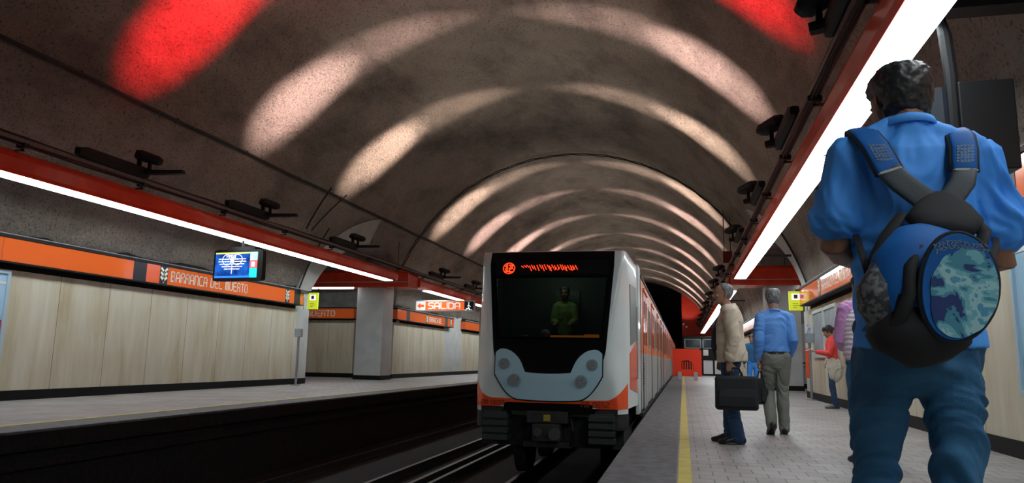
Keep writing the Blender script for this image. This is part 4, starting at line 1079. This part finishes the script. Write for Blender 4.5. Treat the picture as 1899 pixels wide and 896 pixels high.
    for sd in 'LR':
        sx = -1 if sd == 'L' else 1; sh, el, wr = V('sh'+sd), V('el'+sd), V('wr'+sd); sl = S['sleeve']
        t.loft([tp(1.462, -.008, .03*sx), tp(1.445, -.008, .09*sx).lerp(sh, .3), sh-Vector((.012*sx, 0, -.004))*k], [.056*k+g*.4, .056*k+g*.4, .054*k+g*.6], n=18)
        t.loft([tp(1.36, 0, .08*sx), sh-Vector((.02*sx, 0, .02))*k], [.08*k+g*.4, .062*k+g*.6], n=18)
        pts, rad = [sh], [.056*k+g]
        if sl <= 1.0 and sl < .99:
            e = sh.lerp(el, sl); m_ = sh.lerp(e, .5); out = Vector((sx*.012, 0, 0))*k
            pts += [m_+out*.5, e+out]; rad += [.057*k+g*.8, .068*k+g*.6]
        else:
            e = el.lerp(wr, .93 if sl > .99 else sl)
            pts += [sh.lerp(el, .45), el, el.lerp(wr, .5), e]; rad += [.056*k+g, .050*k+g, .044*k+g, .036*k+g*.7]
        t.loft(pts, rad, n=18)
    fuse(t, S.get('topname', 'shirt'), S['top'], S['vox'], root, smooth=2, wr=folds(S['wr'], S.get('foldf', (8, 8, 15)), seed=pos[0]*3))
    # collar
    if S.get('collar', True):
        c0 = tp(1.475, -.008); n0 = T @ Vector((0, -.028*k, -.115*k)); mb = MB()
        N = 28; rows = []
        for rr_, zz, gap in ((.070, -.012, 0), (.066, .022, 0), (.064, .034, 0), (.074, .030, .0), (.084, .004, 0)):
            row = []
            for i in range(N+1):
                a = R(112)+ (2*PI-R(44))*i/N; fz = (.5+.5*math.sin(a))
                row.append(c0+Vector((rr_*math.cos(a)*1.05, rr_*math.sin(a)*.98+.004, zz+.018-.030*fz))*k)
            rows.append(row)
        mb.rings(rows, cap=False, close=False); o = mb.build('collar', S.get('collarmat', S['top']), root, smooth=True)
        so = o.modifiers.new('solid', 'SOLIDIFY'); so.thickness = .004
    p = MB(); ph = S.get('pleg', 1.0)
    wz = S.get('waist', .99)
    p.loft([tp(.845), tp(.90), tp(wz-.02, be*.3)], [(.150*th*k, .112*k), (.172*th*k, .122*k), (.155*th*k, (.112+be*.3)*k)], n=28)
    for sd in 'LR':
        hp, kn, an = V('hip'+sd), V('kn'+sd), V('an'+sd)
        p.loft([hp+Vector((0, 0, .03))*k, hp.lerp(kn, .3), hp.lerp(kn, .75), kn, kn.lerp(an, .4), kn.lerp(an, .85), an+Vector((0, 0, -.035))*k],
               [(.088*k*ph, .104*k*ph), (.090*k*ph, .100*k*ph), (.077*k*ph, .08*k*ph), (.072*k*ph, .074*k*ph), (.070*k*ph, .072*k*ph), (.066*k*ph, .07*k*ph), (.062*k*ph, .074*k*ph)], n=20)
    fuse(p, 'trousers', S['pants'], S['vox'], root, smooth=2, wr=folds(S['wr']*1.25, (7, 7, 20), seed=pos[1]))
    MB().loft([tp(wz-.035, be*.3), tp(wz, be*.3)], [(.158*th*k, (.116+be*.3)*k)]*2, n=30, round_ends=False).build('belt', MATS['dark'], root)
    for sd in 'LR':
        an = V('an'+sd); td = Vector(S['toe'+sd]).normalized(); up = Vector((0, 0, 1))
        if abs(td.z) > .01: up = (up-td*up.dot(td)).normalized()
        s_ = MB(); z = lambda q: up*q*k
        s_.loft([an-td*.055*k+z(-.045), an-td*.02*k+z(-.035), an+td*.06*k+z(-.035), an+td*.13*k+z(-.052), an+td*.195*k+z(-.062)], [(.036*k, .038*k), (.042*k, .05*k), (.043*k, .048*k), (.048*k, .032*k), (.038*k, .022*k)], n=18, side=Vector((td.y, -td.x, 0)))
        s_.loft([an-td*.06*k+z(-.075), an+td*.05*k+z(-.076), an+td*.13*k+z(-.076), an+td*.2*k+z(-.076)], [(.038*k, .009*k), (.042*k, .009*k), (.05*k, .009*k), (.036*k, .009*k)], n=18, side=Vector((td.y, -td.x, 0)))
        o = fuse(s_, 'shoe', S['shoe'], .006, root, smooth=1)
        lo = min(v.co.z for v in o.data.vertices)
        if abs(Vector(S['toe'+sd]).normalized().z) < .01:
            for v in o.data.vertices: v.co.z -= lo*(1 if v.co.z < .09*k else 0)*max(0, 1-v.co.z/(.09*k))
    return root, k, tp, T
def sm(a, b, x): t = min(1, max(0, (x-a)/(b-a))); return t*t*(3-2*t)
def hair_short(x, y, z):
    # hair on the back, sides above the ear and the top; none on the face
    back = sm(.045, -.0, y + max(0, .03-z)*.55) if z < .05 else sm(.088, .07, y-(z-.05)*.9)
    nape = sm(-.075, -.055, z)
    side = 1 if (z > .0 or y < -.03) else 0
    return -.010+.021*back*nape*side
def hair_full(x, y, z):
    back = sm(.06, .02, y + max(0, .02-z)*.6) if z < .04 else sm(.098, .085, y-(z-.04)*.8)
    nape = sm(-.085, -.06, z); side = 1 if (z > -.01 or y < -.03) else 0
    return -.010+.028*back*nape*side + (.006 if z > .09 else 0)
def hair_receding(x, y, z):
    back = sm(.03, -.005, y + max(0, .03-z)*.55) if z < .05 else sm(.045, .015, y-(z-.05)*.3)
    nape = sm(-.075, -.055, z); side = 1 if (z > -.005 or y < -.03) else 0
    return -.010+.0215*back*nape*side
MATS = dict(eye=M('eye_white', (.5, .47, .43), .35), dark=M('dark_leather', (.012, .011, .011), .4), mouth=M('dark_mouth', (.12, .02, .02), .5))
m_skin = M('tan_skin', (.40, .21, .135), .5, col2=(.34, .17, .105), scale=9)
m_skin2 = M('brown_skin', (.27, .125, .075), .5, col2=(.22, .10, .06), scale=9)
m_hair_b = M('black_hair', (.010, .010, .012), .45, col2=(.03, .03, .033), scale=60, stretch=(1, 1, .3))
m_hair_g = M('greying_hair', (.05, .055, .06), .55, col2=(.32, .33, .34), scale=70, stretch=(1, 1, .3), lo=.3, hi=.75)
m_jean = M('blue_denim', (.012, .095, .225), .75, col2=(.026, .145, .30), scale=4.5, bump=.25, bscale=260)
m_jean_d = M('dark_blue_denim', (.012, .04, .10), .8, col2=(.02, .065, .15), scale=6, bump=.07, bscale=300)
m_blueshirt = M('bright_blue_cotton', (.045, .30, .93), .7, col2=(.07, .36, .97), scale=3, bump=.07, bscale=300)
m_shoe = M('black_shoe_leather', (.012, .012, .012), .35)
m_navy = M('dark_navy_cloth', (.012, .014, .035), .8)

# --- man in the foreground -------------------------------------------------
BX, BY = .677, 2.36
root, k, tp, T = person('big man in a bright blue polo shirt and jeans wearing a blue backpack', (BX, BY, 0), 0, 1.80,
    dict(skin=m_skin2, hair=m_hair_b, top=m_blueshirt, pants=m_jean, shoe=m_shoe, yaw=R(9), pitch=R(-4), head=(-.002, .03, 1.624), up=.045, sleeve=.74, hem=.895, waistw=1.05, topthick=.021,
         shL=(-.150, -.01, 1.462), shR=(.163, -.01, 1.448), elL=(-.215, .0, 1.19), elR=(.222, .0, 1.145), wrL=(-.10, .23, 1.17), wrR=(.10, .23, 1.16),
         hdL=(.7, .7, 0), hdR=(-.7, .7, 0), hnL=(0, -.3, 1), hnR=(0, -.3, 1), curl=.8, thick=.94, wr=.011, foldf=(17, 9, 5), vox=.006,
         hipL=(-.094, 0, .92), hipR=(.076, 0, .92), knL=(-.130, .05, .52), knR=(.066, .0, .52), anL=(-.16, .18, .085), anR=(.07, -.16, .085), pleg=.89, topname='polo_shirt', hairamp=.004, waist=.96))
man_blue = root
MB().loft([tp(1.17, .34, -.06), tp(1.18, .36, .06)], [(.03, .045)]*2, n=10, pw=4, round_ends=False).build('phone', m_tvb, label='dark phone held in front of the blue-shirted man', cat='phone').location = (BX, BY, 0)

# backpack ------------------------------------------------------------------
m_bk = M('black_backpack_fabric', (.012, .013, .016), .8, bump=.08, bscale=240)
m_bb = M('blue_backpack_nylon', (.006, .10, .38), .65, spec=.25, col2=(.008, .14, .48), scale=6)
m_bd = M('dark_blue_nylon', (.006, .025, .12), .45)
m_mesh = M('grey_mesh_pocket', (.03, .035, .04), .7, col2=(.17, .18, .19), scale=55, lo=.45, hi=.6)
def print_mat():
    m = bpy.data.materials.new('abstract_teal_print'); m.use_nodes = True; nt, b = nodes_of(m); L = nt.links.new; N = nt.nodes.new
    tc = N('ShaderNodeTexCoord'); n = N('ShaderNodeTexNoise'); n.inputs['Scale'].default_value = 11; n.inputs['Detail'].default_value = 5; n.inputs['Distortion'].default_value = 1.1; L(tc.outputs['Object'], n.inputs[0])
    r = N('ShaderNodeValToRGB'); r.color_ramp.interpolation = 'CONSTANT'; e = r.color_ramp.elements
    e[0].position = 0; e[0].color = (.006, .035, .17, 1); e[1].position = .40; e[1].color = (.05, .26, .38, 1)
    for p, c in ((.45, (.16, .46, .55)), (.51, (.32, .60, .64)), (.58, (.07, .32, .52)), (.64, (.22, .30, .30))):
        x = e.new(p); x.color = (*c, 1)
    L(n.outputs[0], r.inputs[0]); L(r.outputs[0], b.inputs['Base Color']); b.inputs['Roughness'].default_value = .4
    return m
bp = empty('backpack', (BX+.003, BY, 0), 0, 'blue and black backpack with a pale teal print on the big man’s back', 'backpack')
def bpv(x, y, z): return Vector((x, y, z))
# main compartment, sagging to the left
MB().loft([(-.060, -.23, .955), (-.068, -.235, .99), (-.062, -.24, 1.06), (-.050, -.235, 1.13), (-.025, -.22, 1.185), (.0, -.20, 1.215)],
          [(.10, .06), (.132, .09), (.140, .10), (.128, .095), (.098, .07), (.06, .045)], n=30, pw=2.6).build('main_compartment', m_bb, bp, smooth=True)
# black bottom and side binding
MB().loft([(-.050, -.245, .935), (-.060, -.25, .955), (-.064, -.25, .975)], [(.105, .075), (.135, .100), (.143, .102)], n=30, pw=2.6).build('base_panel', m_bk, bp, smooth=True)
# front pocket: a tall rounded lens facing the viewer
cx, cz = .0, 1.065
def egg(a, s_=1.0):
    rx = .088*(1+.10*math.cos(a)); x = cx-.018+rx*math.cos(a)*s_; z = cz+(.138 if math.sin(a) > 0 else .135)*math.sin(a)*s_
    x += .012*math.sin(a)
    return x, z
def eggring(y, s_, n=48): return [Vector((egg(2*PI*i/n, s_)[0], y, egg(2*PI*i/n, s_)[1])) for i in range(n)]
MB().rings([eggring(-.27, 1.0), eggring(-.345, 1.0), eggring(-.362, .96)]).build('front_pocket', m_bb, bp, smooth=False)
o = MB().tube([Vector((*[egg(2*PI*i/48, 1.0)[0]], -.35, egg(2*PI*i/48, 1.0)[1])) for i in range(49)], .006, 8).build('zip_piping', m_bk, bp)
# printed panel: irregular outline
pr = []
for i in range(64):
    a = 2*PI*i/64; s_ = .90-.10*max(0, math.cos(a-2.5))-.14*max(0, math.sin(a))**2+.05*noise.noise(Vector((math.cos(a)*2.3, math.sin(a)*2.3, 1)))
    x, z = egg(a, s_); pr.append((x+.006, z-.004))
MB().prism(pr, -.3655, -.360).build('printed_panel', print_mat(), bp)
t = MB(); rr = random.Random(5)
for row in range(2):
    for i in range(13):
        x0 = -.062+i*.0095+row*.004; z0 = 1.172-row*.013+.004*math.sin(i*.5)-.0012*abs(i-6)**1.1
        strokes(t, [[(x0+rr.uniform(0, .002), z0+rr.uniform(-.002, .003)), (x0+rr.uniform(.003, .007), z0+rr.uniform(.004, .010))], [(x0, z0+.008), (x0+.007, z0+rr.uniform(0, .008))]], lambda u, v, w_: Vector((u, -.3625-w_, v)), .0011, .001)
t.build('grey_print_lettering', M('grey_reflective_print', (.18, .24, .28), .5), bp)
# side mesh pocket on the left and dark channel between
MB().loft([(-.168, -.245, .985), (-.178, -.262, 1.02), (-.180, -.265, 1.07), (-.168, -.245, 1.125)], [(.032, .045), (.048, .06), (.046, .06), (.02, .035)], n=18).build('side_pocket', m_mesh, bp, smooth=True)
MB().loft([(-.03, -.27, 1.20), (-.075, -.30, 1.17), (-.108, -.325, 1.12), (-.118, -.338, 1.05), (-.14, -.33, .99), (-.165, -.30, .955)], [.010, .014, .016, .017, .018, .012], n=12, side=(1, 0, 0)).build('dark_gusset', m_bk, bp, smooth=True)
MB().tube([(-.165, -.25, 1.155), (-.145, -.30, 1.12), (-.135, -.32, 1.06), (-.142, -.32, 1.0)], .009, 8).build('pocket_strap', m_bk, bp, smooth=True)
# padded black yoke between straps and bag
MB().loft([(.018, -.163, 1.335), (.02, -.178, 1.30), (.018, -.20, 1.265), (.01, -.222, 1.235)], [(.045, .02), (.075, .028), (.095, .03), (.075, .03)], n=22, pw=2.5).build('padded_yoke', m_bk, bp, smooth=True)
for sx, pts in ((-1, [(-.08, -.18, 1.285), (-.13, -.20, 1.22), (-.172, -.215, 1.14)]), (1, [(.09, -.18, 1.27), (.11, -.21, 1.225), (.085, -.24, 1.18)])):
    MB().loft(pts, [(.018, .008)]*3, n=10, side=(.6, 0, .5)).build('yoke_arm', m_bk, bp, smooth=True)
# Y-shaped straps running from the shoulders to the yoke
m_strap = M('dark_grey_strap', (.030, .042, .055), .6, bump=.08, bscale=240)
def strap(pts_up, pts_lo, wd):
    o = MB().loft(pts_up, [(wd, .009)]*len(pts_up), n=14, side=(1, 0, .1), pw=4).build('strap_upper', m_bb, bp, smooth=True)
    MB().loft([Vector(p)+Vector((0, .003, 0)) for p in pts_up], [(wd+.007, .006)]*len(pts_up), n=14, side=(1, 0, .1), pw=4).build('strap_binding', m_bk, bp, smooth=True)
    MB().loft(pts_lo, [(wd, .009)]*len(pts_lo), n=14, side=(1, 0, .25), pw=4).build('strap_lower', m_strap, bp, smooth=True)
    a, b_ = Vector(pts_up[-1]), Vector(pts_up[-2]); MB().loft([a+(b_-a)*.02+Vector((0, -.008, 0)), a+(b_-a)*.16+Vector((0, -.008, 0))], [(wd, .004)]*2, n=8, side=(1, 0, .1), pw=5).build('grey_trim', M('grey_trim', (.3, .33, .33), .5), bp)
    t = MB(); rr = random.Random(9); p3, p4 = Vector(pts_up[3]), Vector(pts_up[4]); c = p3.lerp(p4, .45); dv = (p3-p4).normalized(); sv = Vector((1, 0, 0)); nv = sv.cross(dv).normalized()
    if nv.y > 0: nv = -nv
    for j in range(6):
        for i in range(5):
            x = -.020+i*.009; z = -.025+j*.010
            strokes(t, [[(x, z), (x+rr.uniform(.002, .007), z+rr.uniform(-.003, .007))], [(x, z+.004), (x+.005, z+rr.uniform(0, .004))]], lambda u, v, w_: c+sv*u+dv*v+nv*(.0092+w_), .0012, .0006)
    t.build('strap_print', M('grey_strap_print', (.14, .22, .28), .5), bp)
strap([(-.125, .06, 1.575), (-.140, -.02, 1.583), (-.138, -.085, 1.55), (-.122, -.125, 1.50), (-.103, -.143, 1.44), (-.095, -.150, 1.415)], [(-.097, -.149, 1.42), (-.07, -.162, 1.38), (-.02, -.172, 1.33), (.0, -.176, 1.30)], .034)
strap([(.125, .06, 1.56), (.125, -.02, 1.565), (.115, -.09, 1.53), (.108, -.125, 1.48), (.100, -.140, 1.435), (.098, -.145, 1.41)], [(.098, -.145, 1.415), (.085, -.160, 1.375), (.05, -.172, 1.33), (.035, -.176, 1.30)], .032)
MB().loft([(-.175, -.06, 1.25), (-.178, -.12, 1.20), (-.175, -.17, 1.13), (-.170, -.19, 1.06)], [(.010, .003)]*4, n=8, side=(1, 0, 0)).build('webbing', m_bk, bp)
MB().loft([(.20, -.03, 1.25), (.17, -.12, 1.2), (.11, -.19, 1.12), (.09, -.22, 1.05)], [(.010, .003)]*4, n=8, side=(1, 0, 0)).build('webbing', m_bk, bp)
MB().bar((.083, -.30, 1.11), (.098, -.31, 1.075), .002, 6).build('zip_pull', m_steel_dk, bp)

# --- laughing man with the laptop bag ---------------------------------------
m_beige = M('beige_jacket_cloth', (.56, .47, .36), .8, col2=(.64, .55, .43), scale=5, bump=.07, bscale=300)
P1 = (.515, 8.55, 0); hd1 = R(84)
root, k, tp, T = person('laughing grey-haired man in a beige jacket and jeans holding a black laptop bag', P1, hd1, 1.76,
    dict(skin=m_skin, hair=m_hair_g, brow=m_hair_g, hairfn=hair_receding, top=m_navy, pants=m_jean_d, shoe=m_shoe, belly=.085, thick=1.08, smile=True, yaw=R(14), pitch=R(6), head=(0, .06, 1.62),
         hem=.92, elL=(-.27, -.05, 1.14), wrL=(-.275, .0, .87), elR=(.26, .05, 1.14), wrR=(.24, .12, .90), hdL=(0, .0, -1), hnL=(1, 0, 0), curl=1.1, topthick=.004, topname='dark_shirt', collar=False, knL=(-.10, .02, .5), anL=(-.10, -.06, .085), anR=(.11, .03, .085), pleg=1.02))
def jacket(root, k, tp, S_, mat):
    t = MB(); g = .02
    t.loft([tp(.87, -.02), tp(.95, -.015), tp(1.08, .01), tp(1.22, .01), tp(1.35, -.01), tp(1.43, -.015), tp(1.49, -.015)],
           [(.235*k, .165*k), (.235*k, .17*k), (.22*k, .165*k), (.215*k, .155*k), (.215*k, .14*k), (.185*k, .11*k), (.09*k, .075*k)], n=34, round_ends=False)
    # open front: carve by leaving the shirt and belly poke through with a darker front wedge
    for sd, sh, el, wr in (('L', (-.2, -.01, 1.42), (-.27, -.05, 1.14), (-.275, 0, .90)), ('R', (.2, -.01, 1.42), (.26, .05, 1.14), (.24, .12, .92))):
        sh, el, wr = [Vector(q)*k for q in (sh, el, wr)]; sx = -1 if sd == 'L' else 1
        t.loft([tp(1.44, -.01, .03*sx), sh-Vector((.012*sx, 0, -.006))*k], [.075*k, .078*k], n=18)
        t.loft([sh, sh.lerp(el, .45), el, el.lerp(wr, .5), el.lerp(wr, .96)], [.080*k, .078*k, .072*k, .066*k, .058*k], n=18)
    o = fuse(t, 'jacket', mat, .007, root, smooth=2, wr=folds(.009, (8, 8, 14), seed=4))
    return o
jk = jacket(root, k, tp, None, m_beige)
# dark shirt front showing between the jacket edges
o = MB().loft([tp(.93, .115), tp(1.05, .15), tp(1.2, .14), tp(1.34, .095), tp(1.45, .05)], [(.075*k, .055*k), (.09*k, .06*k), (.085*k, .055*k), (.065*k, .045*k), (.045*k, .03*k)], n=20); o.build('shirt_front', m_navy, root, smooth=True)
mb = MB(); c0 = tp(1.485, -.01)
rows = []
for rr_, zz in ((.080, -.02), (.072, .036), (.082, .036), (.104, -.015)):
    rows.append([c0+Vector((rr_*math.cos(a), rr_*math.sin(a)+.022, zz-.035*(.5+.5*math.sin(a))))*k for a in [R(120)+R(300)*i/24 for i in range(25)]])
mb.rings(rows, cap=False, close=False); o = mb.build('jacket_collar', m_beige, jk, smooth=True); so = o.modifiers.new('solid', 'SOLIDIFY'); so.thickness = .006
mb = MB(); mb.loft([(-.20*k, .11*k, 1.20*k), (-.232*k, .03*k, 1.205*k)], [(.012*k, .004*k)]*2, n=8); mb.build('chest_seam', m_beige, jk)
# laptop bag
def bag(loc, rz, L_, W_, H_, label, cat):
    r_ = empty('bag', loc, rz, label, cat)
    MB().loft([(0, 0, 0.0), (0, 0, .02), (0, 0, H_*.5), (0, 0, H_-.03), (0, 0, H_)], [(L_*.46, W_*.42), (L_*.5, W_*.5), (L_*.495, W_*.52), (L_*.49, W_*.47), (L_*.46, W_*.38)], n=36, pw=7, round_ends=False).build('bag_body', m_bk, r_, smooth=False, bevel=.006)
    MB().loft([(0, -W_*.5, H_*.10), (0, -W_*.56, H_*.14), (0, -W_*.58, H_*.4), (0, -W_*.54, H_*.62)], [(L_*.42, .01), (L_*.44, .02), (L_*.44, .022), (L_*.42, .012)], n=20, pw=6, round_ends=False).build('front_pocket', m_bk, r_, bevel=.004)
    for sy in (-1, 1):
        MB().tube([(-.07, sy*W_*.3, H_-.06), (-.06, sy*W_*.25, H_+.02), (-.03, sy*.015, H_+.085), (.03, sy*.015, H_+.085), (.06, sy*W_*.25, H_+.02), (.07, sy*W_*.3, H_-.06)], .009, 8).build('handle', m_bk, r_)
    MB().tube([(L_*.5*math.cos(a)*1.0, W_*.5*math.sin(a)*.9, H_*.9) for a in [2*PI*i/24 for i in range(25)]], .005, 6).build('zip', m_fix, r_)
    return r_
bag((.545, 8.25, .375), R(2), .44, .16, .355, 'black laptop bag hanging from the laughing man’s hand', 'bag')

# --- man walking away ----------------------------------------------------------
m_ls = M('light_blue_shirt_cloth', (.085, .27, .72), .7, col2=(.12, .33, .80), scale=4, bump=.07, bscale=300)
m_gt = M('grey_green_trouser_cloth', (.15, .16, .135), .8, col2=(.20, .21, .18), scale=5, bump=.2, bscale=240)
P2 = (1.14, 9.85, 0)
root, k, tp, T = person('man in a light blue shirt and grey trousers walking away with a black briefcase', P2, R(4), 1.79,
    dict(skin=m_skin, hair=m_hair_g, hairfn=hair_full, top=m_ls, pants=m_gt, shoe=m_shoe, hem=.99, waist=1.0, waistw=.97, head=(0, .03, 1.645), thick=1.0,
         shL=(-.165, -.02, 1.42), shR=(.165, -.02, 1.42), elL=(-.205, -.06, 1.13), wrL=(-.205, .03, .885), elR=(.200, -.07, 1.14), wrR=(.20, .12, .95), hdL=(0, 0, -1), hnL=(1, 0, 0), curl=1.0,
         knL=(-.085, .10, .50), anL=(-.10, -.14, .135), toeL=(-.05, .85, -.5), knR=(.075, .06, .50), anR=(.075, .02, .085), pleg=1.04, wr=.007))
bag((.965, 9.9, .36), R(62), .36, .11, .32, 'black briefcase in the left hand of the man in the light blue shirt', 'bag')

# --- woman reading by the right wall ---------------------------------------------
m_red = M('coral_red_knit', (.75, .05, .055), .8, col2=(.82, .09, .08), scale=6, bump=.2, bscale=160)
m_cream = M('cream_jacket_cloth', (.50, .50, .42), .8, col2=(.58, .57, .49), scale=6, bump=.07, bscale=300)
P3 = (2.92, 15.9, 0)
root, k, tp, T = person('dark-haired woman in a red top with a cream jacket tied round her waist', P3, R(82), 1.66,
    dict(skin=m_skin, hair=m_hair_b, hairfn=hair_full, top=m_red, pants=m_jean_d, shoe=M('grey_shoe', (.10, .09, .085), .6), thick=.9, hem=.90, pitch=R(-22), head=(0, .05, 1.60), topname='red_top',
         shL=(-.16, 0, 1.38), shR=(.16, 0, 1.38), elL=(-.22, .06, 1.14), elR=(.2, .08, 1.14), wrL=(-.10, .30, 1.18), wrR=(.08, .30, 1.18), hdL=(.3, 1, .1), hdR=(-.3, 1, .1), hnL=(0, 0, 1), hnR=(0, 0, 1), curl=.5, collar=False, bun=(0, -.10, .03), pleg=.86, waist=1.02))
w_ = MB()
w_.loft([tp(.98, 0), tp(1.03, 0)], [(.175*k, .135*k), (.165*k, .125*k)], n=26)
w_.loft([tp(1.0, -.10, -.02), tp(.86, -.15, -.03), tp(.70, -.13, -.05), tp(.56, -.08, -.08)], [(.14*k, .045*k), (.17*k, .06*k), (.15*k, .05*k), (.06*k, .03*k)], n=22)
w_.loft([tp(1.0, .12, -.06), tp(.93, .16, -.08), tp(.84, .15, -.08)], [(.04*k, .03*k), (.045*k, .03*k), (.03*k, .02*k)], n=14)
w_.loft([tp(1.0, .02, -.14), tp(.85, .0, -.17), tp(.66, -.02, -.15), tp(.58, -.03, -.13)], [(.05*k, .10*k), (.055*k, .12*k), (.045*k, .10*k), (.02*k, .05*k)], n=18)
fuse(w_, 'tied_jacket', m_cream, .008, root, smooth=2, wr=folds(.016, (12, 12, 9), seed=2))
MB().box(-.07, .07, -.05, .06, -.004, .004).build('booklet', m_white, label='pale booklet held by the woman in the red top', cat='booklet').matrix_world = Matrix.Translation((2.48, 15.88, 1.155)) @ Matrix.Rotation(R(-20), 4, 'Y')

# --- person in the lilac vest, half hidden ------------------------------------------
m_lil = M('ribbed_lilac_knit', (.68, .57, .70), .8, bump=.3, bscale=30, stretch=(1, 1, 5), col2=(.78, .70, .80), scale=10)
m_pink = M('pink_violet_sleeve', (.62, .30, .62), .75)
P4 = (1.63, 7.3, 0)
root, k, tp, T = person('person in a lilac knitted vest and jeans, half hidden behind the big man', P4, R(8), 1.70,
    dict(skin=m_skin, hair=m_hair_b, top=m_pink, pants=m_jean, shoe=m_shoe, hem=1.0, thick=1.0, sleeve=1.0, head=(0, .03, 1.63), shL=(-.17, -.01, 1.43), elL=(-.205, .05, 1.14), wrL=(-.12, .25, 1.06), elR=(.23, .0, 1.14), wrR=(.14, .2, 1.06), hdL=(.5, 1, 0), hdR=(-.5, 1, 0), hnL=(0, 0, 1), hnR=(0, 0, 1), collar=False, topname='undershirt'))
v_ = MB().loft([tp(.985), tp(1.08), tp(1.2), tp(1.33), tp(1.43), tp(1.485, -.008)], [(.200*k, .17*k), (.20*k, .168*k), (.20*k, .165*k), (.2*k, .155*k), (.17*k, .118*k), (.09*k, .075*k)], n=30)
fuse(v_, 'knitted_vest', m_lil, .007, root, smooth=1, wr=lambda co, n: .004*math.sin(co.z*150+3*noise.noise(co*6)))

# --- distant person and the driver -----------------------------------------------------
person('distant dark-haired person in blue clothes between the two middle-aged men', (1.93, 22.0, 0), R(10), 1.66,
    dict(skin=m_skin, hair=m_hair_b, top=m_jean, pants=m_blueshirt, shoe=m_shoe, hem=.92, vox=.011, yaw=R(150)))
m_vest = M('yellow_green_vest', (.30, .38, .10), .7, col2=(.22, .30, .08), scale=8)
dr, k, tp, T = person('train driver in a yellow-green vest behind the dark windscreen', (TX+.06, TY+1.2, .34), PI, 1.72,
    dict(skin=m_skin2, hair=m_hair_b, top=m_vest, pants=m_navy, shoe=m_shoe, vox=.010, thick=.8, shL=(-.14, 0, 1.42), shR=(.14, 0, 1.42), elL=(-.18, .06, 1.16), elR=(.18, .06, 1.16), wrL=(-.12, .18, 1.13), wrR=(.12, .18, 1.13), hdL=(0, 1, 0), hdR=(0, 1, 0), hnL=(0, 0, -1), hnR=(0, 0, -1), topname='vest'))
